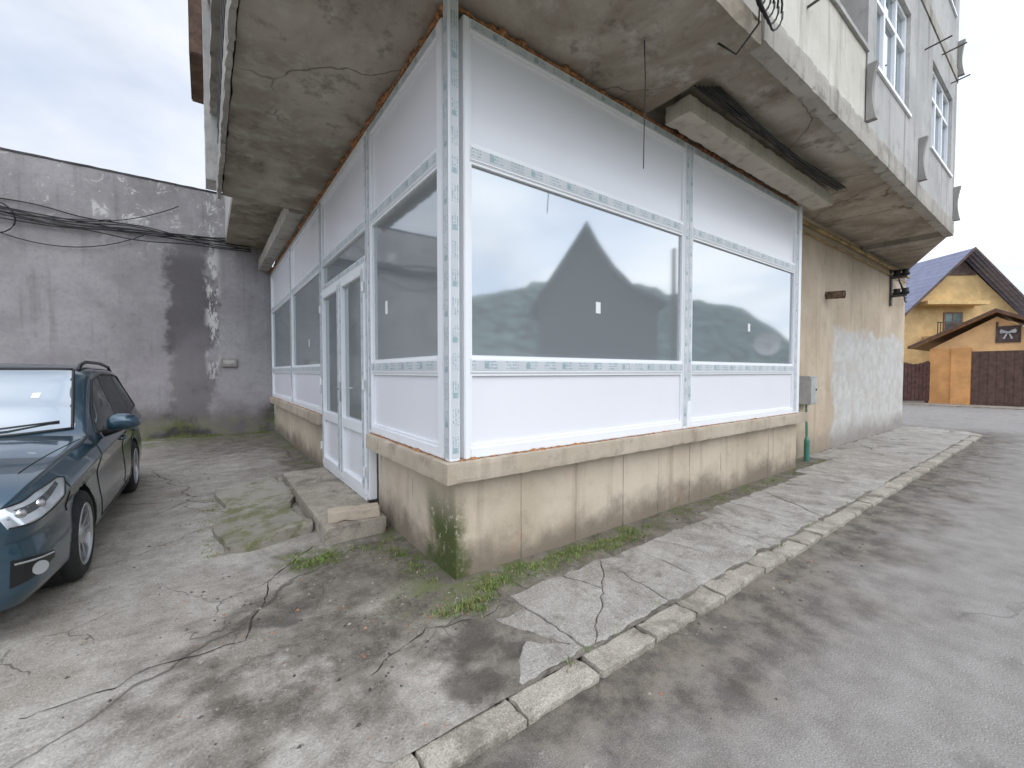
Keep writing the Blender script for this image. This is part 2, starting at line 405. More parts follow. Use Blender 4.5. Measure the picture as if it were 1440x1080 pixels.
sl = bpy.data.lights.new('sun', 'SUN'); sl.energy = .5; sl.angle = R(40); sl.color = (1, .97, .92)
so = bpy.data.objects.new('sun', sl); C.objects.link(so)
so.rotation_euler = dvec.to_track_quat('Z', 'Y').to_euler()
cam = bpy.data.cameras.new('camera'); co = bpy.data.objects.new('camera', cam); C.objects.link(co)
cam.sensor_width = 36; cam.lens = 14.72; cam.clip_start = .05; cam.clip_end = 2000
co.location = (-1.374, -2.572, 1.48); co.rotation_euler = (R(90-1.65), 0, R(-36.16))
bpy.context.scene.camera = co
vs = bpy.context.scene.view_settings; vs.view_transform = 'Standard'; vs.look = 'None'; vs.exposure = 0

# ------------------------------------------------------------------ ground
ZR = -.04
GRASSG = simple('ground_grass', (.10, .12, .05), .95, var=.4, sc=3)
bm = bmesh.new(); vv = [bm.verts.new(p) for p in ((-500, -500, -.13), (600, -500, -.13), (600, 600, -.13), (-500, 600, -.13))]; bm.faces.new(vv)
struct(build('ground', bm, GRASSG))
bm = bmesh.new()
for q in (((-60, -9), (120, -9), (120, -1.0), (-60, -1.0)), ((13.2, -1.0), (120, -1.0), (120, 40), (13.2, 40))):
    bm.faces.new([bm.verts.new((*p, ZR)) for p in q])
struct(build('road', bm, ROAD))
def ysurf(x, y):
    p = Vector((x, y, 0)); z = .010*mn.noise(p*1.3)+.006*mn.noise(p*4.1)+.003*mn.noise(p*13)
    for hx, hy, hr in HOLES:
        d = math.hypot(x-hx, y-hy)/hr
        if d < 1.3: z -= .022*max(0, 1-d/1.3)
    return z
xs = [-26+i for i in range(21)]+[-5+.06*i for i in range(1, 101)]+[1+.15*i for i in range(1, 88)]
ys = [-1.06+.06*i for i in range(0, 60)]+[2.5+.15*i for i in range(0, 49)]
bm = bmesh.new(); g = [[bm.verts.new((x, y, ysurf(x, y) if x > -5 else 0)) for x in xs] for y in ys]
for j in range(len(ys)-1):
    for i in range(len(xs)-1): bm.faces.new((g[j][i], g[j][i+1], g[j+1][i+1], g[j+1][i]))
def crack(bm, pts, wd):
    P = []
    for (a, b), (c, d) in zip(pts, pts[1:]):
        n = max(2, int(math.hypot(c-a, d-b)/.04))
        for i in range(n):
            t = i/n; x = a+(c-a)*t; y = b+(d-b)*t
            nv = mn.noise_vector(Vector((x*5, y*5, 3)))*.06+mn.noise_vector(Vector((x*17, y*17, 3)))*.02; P.append((x+nv.x, y+nv.y))
    prev = None
    for i, (x, y) in enumerate(P):
        j = min(i+1, len(P)-1); k = max(i-1, 0); d = Vector((P[j][0]-P[k][0], P[j][1]-P[k][1])).normalized()
        ww = wd*(.25+abs(mn.noise(Vector((x*9, y*9, 1))))*2)
        z = ysurf(x, y)+.004
        cur = (bm.verts.new((x-d.y*ww, y+d.x*ww, z)), bm.verts.new((x+d.y*ww, y-d.x*ww, z)))
        if prev: f = bm.faces.new((prev[0], prev[1], cur[1], cur[0])); f.material_index = 1
        prev = cur
for pts, wd in (([(-2.06, .06), (-1.6, .12), (-1.25, .13), (-.95, .95), (-.65, 1.3)], .004), ([(-2.4, 1.6), (-2.02, 1.8), (-1.32, 2.37), (-1.1, 3.2)], .0035), ([(-3.5, 4.2), (-1.9, 4.4), (-.6, 4.9)], .005), ([(-.75, -.55), (-.4, -.35), (-.1, -.45), (.2, -.4)], .003)):
    crack(bm, pts, wd)
CRACKM = simple('crack_dirt', (.05, .044, .036), .95, var=.4, sc=20, spec=0)
yo = build('yard', bm, [YARD, CRACKM], smooth=True, recalc=False); struct(yo)

def cut(poly, p, d):
    A, B = [], []; n = Vector((-d.y, d.x))
    for i in range(len(poly)):
        a, b = poly[i], poly[(i+1) % len(poly)]
        sa, sb = (a-p).dot(n), (b-p).dot(n)
        (A if sa >= 0 else B).append(a)
        if sa*sb < 0:
            q = a.lerp(b, sa/(sa-sb)); A.append(q); B.append(q)
    return A, B
def area(p): return abs(sum(p[i].x*p[(i+1) % len(p)].y-p[(i+1) % len(p)].x*p[i].y for i in range(len(p))))/2
rs = random.Random(23)
bm = bmesh.new()
a = -.62
while a < 13.2:
    ln = .84 if a < 0 else rs.uniform(1.1, 1.6); b = min(a+ln, 13.3)
    inner = -.52 if a < 0 else (-.36 if a < 2.0 else (-.22 if a < 5.0 else (-.06 if a < 6 else .28)))
    pieces = [[Vector((a, -1.035)), Vector((b, -1.035)), Vector((b, inner)), Vector((a, inner))]]
    ncut = 6 if a < 0 else (rs.choice((3, 4)) if a < 3.4 else (rs.choice((1, 2, 2)) if a < 6 else rs.choice((0, 0, 1))))
    for _ in range(ncut):
        i = max(range(len(pieces)), key=lambda q: area(pieces[q])); P = pieces.pop(i)
        c = sum(P, Vector((0, 0)))/len(P)+Vector((rs.uniform(-.3, .3), rs.uniform(-.2, .2)))*(.5 if a < 0 else 1); th = rs.uniform(.3, 2.6)
        pieces += [q for q in cut(P, c, Vector((math.cos(th), math.sin(th)))) if len(q) > 2]
    for P in pieces:
        ar = area(P); c = sum(P, Vector((0, 0)))/len(P)
        if ar < .012 or (a < 1.0 and ar < .12 and rs.random() < .2): continue
        if any(math.hypot(c.x-hx, c.y-hy) < hr+.06 for hx, hy, hr in HOLES): continue
        out = []; gap = .006
        for i in range(len(P)):
            p, q = P[i], P[(i+1) % len(P)]; n = max(1, int((q-p).length/.02))
            for k in range(n):
                v = p.lerp(q, k/n); v = v-(v-c).normalized()*gap
                nv = mn.noise_vector(Vector((v.x*4, v.y*4, 5)))*.04+mn.noise_vector(Vector((v.x*12, v.y*12, 5)))*.018
                lv = mn.noise_vector(Vector((v.x*33, v.y*33, 7+a)))*.006
                out.append((v.x+nv.x+lv.x, v.y+nv.y+lv.y))
        zt = rs.uniform(.010, .014) if a > 0 else rs.uniform(.004, .008); tx, ty = rs.uniform(-.004, .004), rs.uniform(-.004, .004)
        zz = lambda x, y: zt+(x-c.x)*tx+(y-c.y)*ty
        cx, cy = c
        lo = [bm.verts.new((x, y, -.03)) for x, y in out]
        m1 = [bm.verts.new((x, y, zz(x, y)-.005)) for x, y in out]
        hi = [bm.verts.new((x+(cx-x)*.012/max(.1, math.hypot(cx-x, cy-y)), y+(cy-y)*.012/max(.1, math.hypot(cx-x, cy-y)), zz(x, y))) for x, y in out]
        n = len(out)
        for A, B in ((lo, m1), (m1, hi)):
            for i in range(n): bm.faces.new((A[i], A[(i+1) % n], B[(i+1) % n], B[i]))
        bm.faces.new(hi)
    a = b
struct(build('pavement', bm, SLAB))
# kerb
bm = bmesh.new(); a = -6.0
while a < 12.9:
    ln = rs.uniform(.35, .62); dz = rs.uniform(-.007, .003); dy = rs.uniform(-.005, .005); sk = rs.uniform(-.012, .012)
    def FK(s, t, z, a=a, sk=sk, dz=dz):
        nv = mn.noise_vector(Vector((s*5, t*5, 8)))*.014+mn.noise_vector(Vector((s*17, t*17, 8)))*.012
        top = max(0, (z+.1)/.1)
        return Vector((s+nv.x, t+nv.y+(s-a)*sk, z+top*nv.z*.3+top*.007*mn.noise(Vector((s*3, t*3, 1)))))
    e = min(a+ln, 13.0)-rs.choice((.004, .008, .012, .02))
    rbox(bm, FK, a+.005, e, -1.195+dy, -1.035+dy, -.2, .001+dz, .022, .005, .016, rs.uniform(0, 50))
    a += ln
for k in range(5):
    t0, t1 = R(-90+18*k), R(-90+18*(k+1)-1)
    def FA(s, t, z, t0=t0, t1=t1):
        th = t0+(t1-t0)*s; r = 1.0+t; return Vector((13.0+r*math.cos(th), -.215+r*math.sin(th), z))
    rbox(bm, FA, 0, 1, -.17, 0, -.2, .010, .09, .004, .012, k*3.0)
a = -.2
while a < 6:
    rbox(bm, ID, 13.83, 14.0, a+.01, a+.6, -.2, .010, .08, .004, .012, a); a += .6
struct(build('kerb', bm, KERB))
bm = bmesh.new()
P = [(12.9, -1.05), (13.0, -1.05)]+[(13.0+.84*math.cos(R(t)), -.215+.84*math.sin(R(t))) for t in range(-90, 1, 15)]+[(13.84, 7), (12.9, 7)]
flat_prism(bm, P, -.1, .006); struct(build('pavement', bm, SLAB))
# hills across the valley
bm = bmesh.new(); rows = []
for j in range(9):
    row = []
    for i in range(120):
        x = -260+i*6.5; yy = -150-j*18; p = Vector((x*.012, j*.25, 0))
        h = (40+9*mn.noise(p)+4*mn.noise(p*4)+max(0, min(40, (x-60)*.18)))*min(1, j/5)+(2.2*mn.noise(Vector((x*.16, j, 3))) if j > 2 else 0)
        row.append(bm.verts.new((x, yy, -.2+h)))
    rows.append(row)
for A, B in zip(rows, rows[1:]):
    for i in range(119): bm.faces.new((A[i], A[i+1], B[i+1], B[i]))
struct(build('hills', bm, simple('hazy_wooded_hill', (.12, .18, .155), .95, var=.6, sc=.12), smooth=True))  # woodland green lightened, aerial haze mixed into the base colour

# ------------------------------------------------------------------ the building
B = thing('apartment_building', 'raw concrete apartment block with white plastic corner shopfront under its overhanging floors', 'building')
def plinth(F, s0, s1, step, seed, corner=False):
    bm = bmesh.new(); s = s0; r = random.Random(seed)
    while s < s1-.05:
        e = min(s+step*r.uniform(.9, 1.1), s1)
        rbox(bm, F, s+.002, e-.002, -.35, -.07+r.uniform(-.002, .002), -.08, .73, .07, .003, .006, s)
        s = e
    box(bm, F, s0, s1, -.34, -.078, -.08, .72)
    return build('plinth', bm, PLINTH, B)
plinth(FR, .03, 5.95, .62, 3)
plinth(FL, .033, 1.66, .8, 4)
plinth(FL, 3.86, 9.44, .8, 5)
bm = bmesh.new(); rbox(bm, FR, -.10, 6.02, -.3, .065, .725, .865, .03, .003, .009, 1.0, 5.0); build('window_ledge', bm, LEDGE, B)
bm = bmesh.new(); rbox(bm, FL, .262, 1.64, -.3, .060, .722, .862, .03, .003, .009, 2.0, 5.0); rbox(bm, FL, -.03, .262, -.3, .058, .73, .858, .03, .003, .008, 2.6); build('window_ledge', bm, LEDGE, B)
bm = bmesh.new(); rbox(bm, FL, 3.86, 9.44, -.3, .065, .725, .865, .04, .003, .009, 3.0, 5.0); build('window_ledge', bm, LEDGE, B)

def tape(bm, uvl, F, s0, s1, z0, z1, t=.0025):
    v = [bm.verts.new(F(s, t, z)) for s, z in ((s0, z0), (s1, z0), (s1, z1), (s0, z1))]
    f = bm.faces.new(v); L, Wd = s1-s0, z1-z0
    uv = [(0, 0), (L, 0), (L, 1), (0, 1)] if L > Wd else [(0, 0), (0, 1), (Wd, 1), (Wd, 0)]
    off = random.uniform(0, 9)
    for lp, q in zip(f.loops, uv): lp[uvl].uv = (q[0]+off, q[1])
def pane(F, s0, s1, z0, z1, t, name, mat, parent, label=None):
    bm = bmesh.new(); box(bm, F, s0, s1, t-.02, t, z0, z1); o = build(name, bm, mat, parent)
    if label: o['label'] = label
    return o
ZB, ZT1a, ZT1b, ZT2a, ZT2b, ZTOP = .868, 1.47, 1.58, 2.94, 3.05, 3.90
def window(F, s0, s1, sticker=None, wl=.085, wr=.085):
    bm = bmesh.new(); tb = bmesh.new(); uvl = tb.loops.layers.uv.new('UVMap')
    i0, i1 = s0+wl, s1-wr
    for a, b, t in ((s0+.001, i0, 0), (i1, s1-.001, 0)): box(bm, F, a, b, -.08, t, ZB, ZTOP, .006)
    for z0, z1 in ((ZB, ZB+.075), (ZT1a, ZT1b), (ZT2a, ZT2b), (ZTOP-.085, ZTOP)):
        box(bm, F, i0-.002, i1+.002, -.078, -.002, z0, z1, .006)
    for z0, z1 in ((ZB+.075, ZT1a), (ZT1b, ZT2a), (ZT2b, ZTOP-.085)):
        for a, b, c, d in ((i0, i0+.018, z0, z1), (i1-.018, i1, z0, z1), (i0+.018, i1-.018, z0, z0+.018), (i0+.018, i1-.018, z1-.018, z1)):
            box(bm, F, a, b, -.05, -.012, c, d)
    o = build('shop_window', bm, PVC, B)
    for z0, z1 in ((ZT1a+.02, ZT1b-.02), (ZT2a+.02, ZT2b-.02)): tape(tb, uvl, F, i0+.01, i1-.01, z0, z1, .0005)
    tape(tb, uvl, F, i0+.01, i1-.01, ZTOP-.07, ZTOP-.015, .0005)
    tape(tb, uvl, F, i1+.02, s1-.01, ZB+.03, ZTOP-.02)
    if s0 > .2: tape(tb, uvl, F, s0+.012, i0-.02, ZB+.3, ZTOP-.02)
    build('protective_film', tb, TAPE, o)
    pane(F, i0+.005, i1-.005, ZB+.06, ZT1a+.01, -.032, 'lower_panel', PANEL, o)
    pane(F, i0+.005, i1-.005, ZT2b-.01, ZTOP-.07, -.032, 'upper_panel', PANEL, o)
    pane(F, i0+.005, i1-.005, ZT1b-.01, ZT2a+.01, -.035, 'glass_pane', GLASS, o)
    if sticker:
        s, z, hh = sticker
        bm = bmesh.new(); box(bm, F, s-.03, s+.03, -.034, -.0335, z-hh, z+hh); build('sticker', bm, WHITEP, o)
    return o
window(FR, .07, 2.82, (1.45, 2.05, .05), wl=.05); window(FR, 2.82, 5.70, (4.28, 2.05, .05))
window(FL, .07, 1.72, (1.28, 2.08, .06)); window(FL, 3.85, 6.45, (4.9, 1.95, .06)); window(FL, 6.45, 9.42, None)
bm = bmesh.new(); tb = bmesh.new(); uvl = tb.loops.layers.uv.new('UVMap')
box(bm, ID, -.05, .028, -.05, .028, ZB, 3.97, .006)
o = build('corner_post', bm, PVC, B)
tape(tb, uvl, lambda s, t, z: Vector((s, -.05-t, z)), -.038, .018, ZB+.02, 3.95)
tape(tb, uvl, lambda s, t, z: Vector((-.05-t, s, z)), -.038, .018, ZB+.02, 3.95)
build('protective_film', tb, TAPE, o)
bm = bmesh.new(); box(bm, FR, 5.702, 5.80, -.10, .01, ZB, 3.93, .006); box(bm, FR, 5.80, 5.83, -.60, -.02, ZB, 3.93); build('end_post', bm, PVC, B)
def door(F, s0, s1):
    bm = bmesh.new(); tb = bmesh.new(); uvl = tb.loops.layers.uv.new('UVMap')
    zb, zd = .165, 2.60
    for a, b in ((s0, s0+.07), (s1-.07, s1)): box(bm, F, a+.001, b-.001, -.08, .003, zb, ZTOP, .006)
    for z0, z1 in ((zd, zd+.08), (ZT2a, ZT2b), (ZTOP-.085, ZTOP)): box(bm, F, s0+.068, s1-.068, -.078, 0, z0, z1, .006)
    box(bm, F, s0+.07, s1-.07, -.08, .01, zb-.02, zb+.025)
    o = build('shop_door', bm, PVC, B)
    tape(tb, uvl, F, s0+.012, s0+.058, zb+.1, ZTOP-.05, .006); tape(tb, uvl, F, s1-.058, s1-.012, zb+.1, ZTOP-.05, .006)
    tape(tb, uvl, F, s0+.1, s1-.1, zd+.015, zd+.065); tape(tb, uvl, F, s0+.1, s1-.1, ZT2a+.02, ZT2b-.02)
    build('protective_film', tb, TAPE, o)
    pane(F, s0+.075, s1-.075, ZT2b-.01, ZTOP-.07, -.032, 'upper_panel', PANEL, o)
    pane(F, s0+.075, s1-.075, zd+.07, ZT2a+.01, -.035, 'glass_pane', GLASS, o)
    mid = (s0+s1)/2
    for k, (a, b) in enumerate(((s0+.075, mid-.004), (mid+.004, s1-.075))):
        bm = bmesh.new(); q = .105
        for c, d in ((a, a+q), (b-q, b)): box(bm, F, c, d, -.06, .022, zb+.03, zd-.005, .008)
        for z0, z1 in ((zb+.03, zb+.14), (zb+.66, zb+.78), (zd-.115, zd-.005)): box(bm, F, a+q-.002, b-q+.002, -.058, .020, z0, z1, .006)
        build('door_leaf', bm, PVC, o)
        tb = bmesh.new(); uvl = tb.loops.layers.uv.new('UVMap')
        for c in (a+.02, b-.085): tape(tb, uvl, F, c, c+.065, zb+.1, zd-.06, .0235)
        build('protective_film', tb, TAPE, o)
        pane(F, a+q-.003, b-q+.003, zb+.13, zb+.67, -.02, 'lower_panel', PANEL, o)
        pane(F, a+q-.003, b-q+.003, zb+.77, zd-.11, -.022, 'glass_pane', GLASS, o)
    bm = bmesh.new(); h = mid-.055
    box(bm, F, h-.018, h+.018, .022, .032, 1.12, 1.36, .004)
    tube(bm, [F(h, .03, 1.28), F(h, .075, 1.28), F(h-.03, .08, 1.28), F(h-.13, .08, 1.28)], .010)
    build('door_handle', bm, STEEL, o)
    for s in (s0+.072, s1-.072):
        for z in (.45, 1.35, 2.35):
            bm = bmesh.new(); tube(bm, [F(s, .03, z-.05), F(s, .03, z+.05)], .013); build('hinge', bm, WHITEP, o)
    return o
door(FL, 1.725, 3.845)
def foam(F, s0, s1, z, r, t=-.03, seed=0):
    bm = bmesh.new(); n = int((s1-s0)/.03); pts = []; rr = []
    for i in range(n+1):
        s = s0+(s1-s0)*i/n; k = mn.noise(Vector((s*6, seed, 0)))
        pts.append(F(s, t+k*.012, z+mn.noise(Vector((s*9, seed+4, 0)))*.008)); rr.append(r*(.45+abs(mn.noise(Vector((s*11, seed, 3))))*2.2))
    tube(bm, pts, rr, 6); return build('mounting_foam', bm, FOAM, B)
foam(FR, .0, 5.8, 3.935, .026, -.035, 1); foam(FL, .0, 9.4, 3.94, .034, -.02, 2); foam(FR, .0, 5.75, .862, .012, .004, 3); foam(FL, .0, 1.66, .862, .012, .004, 4); foam(FL, 3.86, 9.4, .862, .012, .004, 5)
bm = bmesh.new(); box(bm, ID, .10, 5.79, .06, .35, 3.88, 4.2); box(bm, ID, .06, .30, .36, 9.44, 3.88, 4.6); build('lintel', bm, SLABEDGE, B)
bm = bmesh.new(); rbox(bm, ID, 5.84, 13.7, .30, .65, -.1, 4.3, .22, .003, .006, 4.0); build('wall', bm, WALLM, B)
bm = bmesh.new(); box(bm, ID, 13.35, 13.70, .66, 9.4, -.1, 4.3); build('wall', bm, WALLM, B)
def slab(poly, z0, z1, mat=SOFFIT, name='balcony_slab'):
    bm = bmesh.new(); flat_prism(bm, poly, z0, z1)
    return build(name, bm, mat, B)
bm = bmesh.new(); rbox(bm, ID, -1.15, 2.12, -1.05, 4.72, 3.98, 4.17, .09, .008, .025, 8.0, 4.0); build('balcony_slab', bm, SOFFIT, B)
bm = bmesh.new(); rbox(bm, ID, 2.135, 10.0, -.92, .30, 4.13, 4.26, .12, .006, .01, 9.0, 4.0); build('balcony_slab', bm, SOFFIT, B)
slab([(10.0, -1.045), (13.7, .32), (13.7, .9), (10.0, .9)], 4.11, 4.4)
bm = bmesh.new(); rbox(bm, ID, 2.13, 10.0, -1.06, -.925, 4.03, 4.28, .05, .005, .015, 10.0); build('slab_lip', bm, SLABEDGE, B)
bm = bmesh.new(); rbox(bm, ID, 9.86, 10.01, -.93, .28, 4.03, 4.27, .07, .005, .015, 10.5); build('slab_lip', bm, SLABEDGE, B)
bm = bmesh.new(); rbox(bm, ID, 2.25, 5.95, -.38, -.12, 3.87, 4.03, .04, .005, .016, 11.0); build('beam', bm, BEAMC, B)
bm = bmesh.new(); rbox(bm, ID, -.30, -.08, 4.75, 9.42, 3.95, 4.2, .09, .006, .02, 12.0); build('beam', bm, SLABEDGE, B)
slab([(-.95, 5.2), (.06, 5.2), (.06, 9.44), (-.95, 9.44)], 4.5, 4.65)
bm = bmesh.new(); rbox(bm, ID, -1.21, -1.155, -1.05, 4.74, 3.93, 4.2, .07, .010, .02, 13.0); build('slab_lip', bm, SLABEDGE, B)
bm = bmesh.new(); rbox(bm, ID, 2.14, 4.66, -1.04, -.93, 4.285, 5.06, .12, .003, .006, 14.0); build('parapet', bm, CREAM, B)
bm = bmesh.new(); rbox(bm, ID, 2.12, 4.68, -1.07, -.90, 5.06, 5.11, .09, .003, .006, 14.5); build('parapet_coping', bm, UPPER, B)
bm = bmesh.new(); rbox(bm, ID, -1.13, 2.12, -1.04, -.93, 4.175, 5.0, .12, .003, .006, 15.0); build('parapet', bm, CREAM, B)
RIB = simple('ribbed_sheet', (.15, .145, .14), .7, var=.3)
bm = bmesh.new(); box(bm, ID, -1.16, -1.08, -.92, 4.7, 4.205, 5.2)
for k in range(9): box(bm, ID, -1.19+.01*(k % 2), -1.161, -.9, 4.68, 4.26+.105*k, 4.31+.105*k)
build('balcony_screen', bm, RIB, B)
# stacked balcony edges of the upper floors on the yard side
for k, z in enumerate((5.25, 6.80, 8.30)):
    bm = bmesh.new(); rbox(bm, ID, -1.27, -.9, -.9, 5.05, z, z+.17, .12, .008, .015, 40+k, 4.0); build('slab_lip', bm, SLABEDGE, B)
    bm = bmesh.new(); box(bm, ID, -1.17, -1.08, -.88, 4.72, z+.18, z+1.05)
    for q in range(7): box(bm, ID, -1.215+.012*(q % 2), -1.171, -.86, 4.70, z+.22+.115*q, z+.275+.115*q)
    build('balcony_screen', bm, RIB if k != 1 else UPPER, B)
bm = bmesh.new(); rbox(bm, ID, -1.33, -.96, 5.06, 5.5, 4.30, 9.8, .16, .006, .012, 44); build('pier', bm, UPPER, B)
bm = bmesh.new(); box(bm, ID, -1.06, -.9, 4.3, 4.7, 5.21, 9.5); box(bm, ID, -.95, .0, 4.725, 9.44, 4.66, 10.2); build('wall', bm, UPPER, B)
WOOD = simple('brown_timber', (.13, .075, .05), .7, var=.3, sc=5)
bm = bmesh.new(); box(bm, ID, -1.50, -.96, 6.6, 8.2, 6.95, 9.6)
for k in range(8): box(bm, ID, -1.515, -1.501, 6.61+.2*k, 6.78+.2*k, 6.97, 9.58)
for k in range(3): box(bm, ID, -1.49+.18*k, -1.33+.18*k, 6.585, 6.599, 6.97, 9.58)
build('timber_balcony', bm, WOOD, B)
bm = bmesh.new(); flat_prism(bm, [(.3, .2), (4.66, .2), (4.66, .95), (13.6, .95), (13.6, 9.4), (.3, 9.4)], 4.4, 10.2); build('wall', bm, UPPER, B)
WINS = [(5.0, 6.55), (7.95, 9.6)]
def streetwall(z0, z1, wz0, wz1, wins):
    bm = bmesh.new(); FB = lambda s, t, z: Vector((s, -1.045+t, z))
    box(bm, FB, 4.70, 10.0, 0, .2, z0, wz0); box(bm, FB, 4.70, 10.0, 0, .2, wz1, z1)
    s = 4.70
    for a, b in wins+[(10.0, 10.0)]:
        box(bm, FB, s, a, 0, .2, wz0+.0005, wz1-.0005); s = b
    box(bm, ID, 4.70, 4.85, -.844, .19, z0, z1)
    flat_prism(bm, [(10.0, -1.04), (13.7, .33), (13.7, .94), (9.85, .94), (9.85, -.84)], z0, z1)
    build('wall', bm, UPPER, B)
    for a, b in wins:
        bm = bmesh.new(); FW = lambda s, t, z: Vector((s, -1.0+t, z)); q = .06
        for c, d in ((a, a+q), (b-q, b), ((2*a+b)/3-q/2, (2*a+b)/3+q/2), ((a+2*b)/3-q/2, (a+2*b)/3+q/2)): box(bm, FW, c, d, 0, .07, wz0, wz1, .006)
        for c, d in ((wz0, wz0+q), (wz1-q, wz1), (wz0+.9*(wz1-wz0)-.35, wz0+.9*(wz1-wz0)-.30)): box(bm, FW, a+q, b-q, .002, .068, c, d)
        box(bm, FW, a-.05, b+.05, -.07, .0, wz0-.04, wz0)
        o = build('upper_window', bm, PVC, B)
        bm = bmesh.new(); box(bm, FW, a+.02, b-.02, .04, .05, wz0+.02, wz1-.02); build('window_pane', bm, GLASS2, o)
streetwall(4.285, 6.85, 5.05, 6.40, WINS)
streetwall(7.05, 10.2, 7.9, 9.25, WINS)
slab([(2.13, -1.06), (10.0, -1.06), (13.7, .31), (13.7, .9), (2.13, .9)], 6.86, 7.04, SLABEDGE)
bm = bmesh.new(); box(bm, ID, 2.14, 4.66, -1.04, -.93, 7.05, 7.9); build('parapet', bm, CREAM, B)
FIN = mat_render('fin_concrete', (.26, .25, .235), (.38, .365, .34), (.15, .14, .125), .5, .6)
for s in (4.70, 7.2, 9.97):
    for z0 in (4.30, 6.95):
        bm = bmesh.new(); poly = []
        for i in range(11):
            t = i/10; poly.append((.05+.04*abs(2*t-1)**1.8, z0+.62*t))
        prism(bm, lambda p, t, z, s=s: Vector((s+t, -1.05-p, z)), [(0, z0)]+poly+[(0, z0+.62)], -.04, .04)
        build('parapet_fin', bm, FIN, B)
for s, z, l in ((3.0, 4.72, .3), (7.4, 6.3, .3), (8.6, 6.75, .3), (9.4, 6.6, .25)):
    bm = bmesh.new(); tube(bm, [(s, -1.03, z), (s, -1.03-l, z+.03)], .012); build('drying_rod', bm, DARKMETAL, B)

# ------------------------------------------------------------------ cables and wall fittings
bm = bmesh.new()
for k in range(7):
    tube(bm, sag((2.2+.05*k, -.45-.012*k, 4.04+.01*k), (5.9, -.44-.016*k, 4.05+.012*(k % 3)), .02+.010*k, 26, .03, k*2.3), .009, 6)
tag(build('cable_bundle', bm, CABLE, smooth=True), 'thick bundle of black cables lying along the concrete beam under the street balcony', 'cables')
bm = bmesh.new(); tube(bm, [(1.34, -.55, 3.99), (1.345, -.56, 3.7), (1.35, -.55, 3.35), (1.33, -.56, 3.02)], .004, 6)
tag(build('hanging_wire', bm, CABLE), 'single thin wire dangling from the soffit in front of the large street window', 'wire')
bm = bmesh.new()
for k in range(5):
    c = Vector((1.92+.02*k, -1.10-.015*k, 4.30)); r = .12+.012*k
    tube(bm, [c+Vector((r*math.cos(t*.3), -.01*math.sin(t), r*1.1*math.sin(t*.3)-.03*k)) for t in range(22)], .008, 5)
tube(bm, [(1.95, -1.1, 4.2), (1.9, -1.12, 4.0), (1.82, -1.0, 3.82), (1.75, -.9, 3.93)], .008, 5)
tag(build('cable_coil', bm, CABLE, smooth=True), 'coil of black cable hooked on the balcony edge above the street', 'cable coil')
bm = bmesh.new()
for k, (z0, z1, s) in enumerate(((4.82, 4.64, .10), (4.70, 4.58, .15), (4.62, 4.50, .10), (4.74, 4.44, .18), (4.56, 4.54, .08), (4.48, 4.40, .07), (4.66, 4.66, .22), (4.60, 4.36, .14))):
    tube(bm, sag((-6.5, 9.41-.008*k, z0), (-.45, 9.40-.010*k, z1), s, 34, .14, k*3.7), .012, 6)
tube(bm, sag((-5.2, 9.38, 4.5), (-2.4, 9.38, 4.40), .5, 14), .010, 5)
tube(bm, sag((-3.4, 9.38, 4.50), (-1.8, 9.38, 5.15), .12, 14), .010, 5)
tube(bm, sag((-6.5, 9.38, 4.9), (-2.9, 9.38, 4.62), .28, 18), .009, 5)
tube(bm, [Vector((-4.5+.28*math.cos(t*.35), 9.37, 4.35+.3*math.sin(t*.35))) for t in range(19)], .012, 5)
tag(build('wall_cables', bm, CABLE, smooth=True), 'tangle of drooping black cables strung across the grey yard wall', 'cables')
o = thing('wall_box', 'small pale meter plate on the grey yard wall beside the damp stain', 'meter box', (-.93, 9.44, 1.7))
bm = bmesh.new(); box(bm, ID, -.16, .16, -.05, 0, -.1, .1, .008); build('cover', bm, simple('beige_plate', (.30, .27, .24), .6), o)
bm = bmesh.new(); box(bm, ID, -.11, .11, -.055, -.05, -.03, .06); build('label_plate', bm, simple('plate_paper', (.42, .40, .37), .6), o)
o = thing('gas_meter_box', 'grey metal gas meter cabinet fixed to the beige wall beyond the shop plinth', 'meter box', (6.90, .295, .93))
bm = bmesh.new(); box(bm, ID, -.15, .15, -.17, 0, 0, .48, .01); build('cabinet', bm, simple('meter_grey', (.40, .40, .385), .5, var=.1), o)
bm = bmesh.new(); box(bm, ID, -.13, .13, -.178, -.172, .03, .45, .003); build('door', bm, simple('meter_door', (.46, .46, .44), .45, var=.1), o)
bm = bmesh.new(); tube(bm, [(.08, -.18, .25), (.08, -.19, .25)], .015); build('lock', bm, BLACK, o)
bm = bmesh.new(); tube(bm, [(6.70, .14, -.02), (6.70, .14, .34), (6.72, .15, .40), (6.82, .2, .93)], [.042, .042, .02, .016], 10)
tag(build('riser_pipe', bm, simple('green_pipe', (.06, .20, .15), .45)), 'short green pipe rising from the pavement to the meter cabinet', 'pipe')
bm = bmesh.new(); tube(bm, [(5.9, .24, 3.95), (9, .235, 3.98), (13.65, .24, 3.97)], .035, 10)
tube(bm, [(6.4, .26, 3.82), (9, .255, 3.84), (13.65, .26, 3.83)], .015, 8)
tag(build('gas_pipe', bm, simple('ochre_pipe', (.36, .24, .09), .6, var=.35, sc=4)), 'rusty yellow pipe running along the top of the beige wall', 'pipe')
bm = bmesh.new(); tube(bm, [(7.95, .31, 2.90), (7.95, .02, 2.88)], .07, 16, caps=False); tube(bm, [(7.95, .31, 2.90), (7.95, .035, 2.88)], .055, 16, caps=True)
tag(build('vent_pipe', bm, simple('rust_pipe', (.20, .14, .10), .7, .3, var=.4, sc=14), smooth=True), 'short rusty vent pipe sticking out of the beige wall', 'pipe')
o = thing('cable_bracket', 'black insulator bracket with cables near the far corner of the beige wall', 'bracket', (12.2, .29, 3.55))
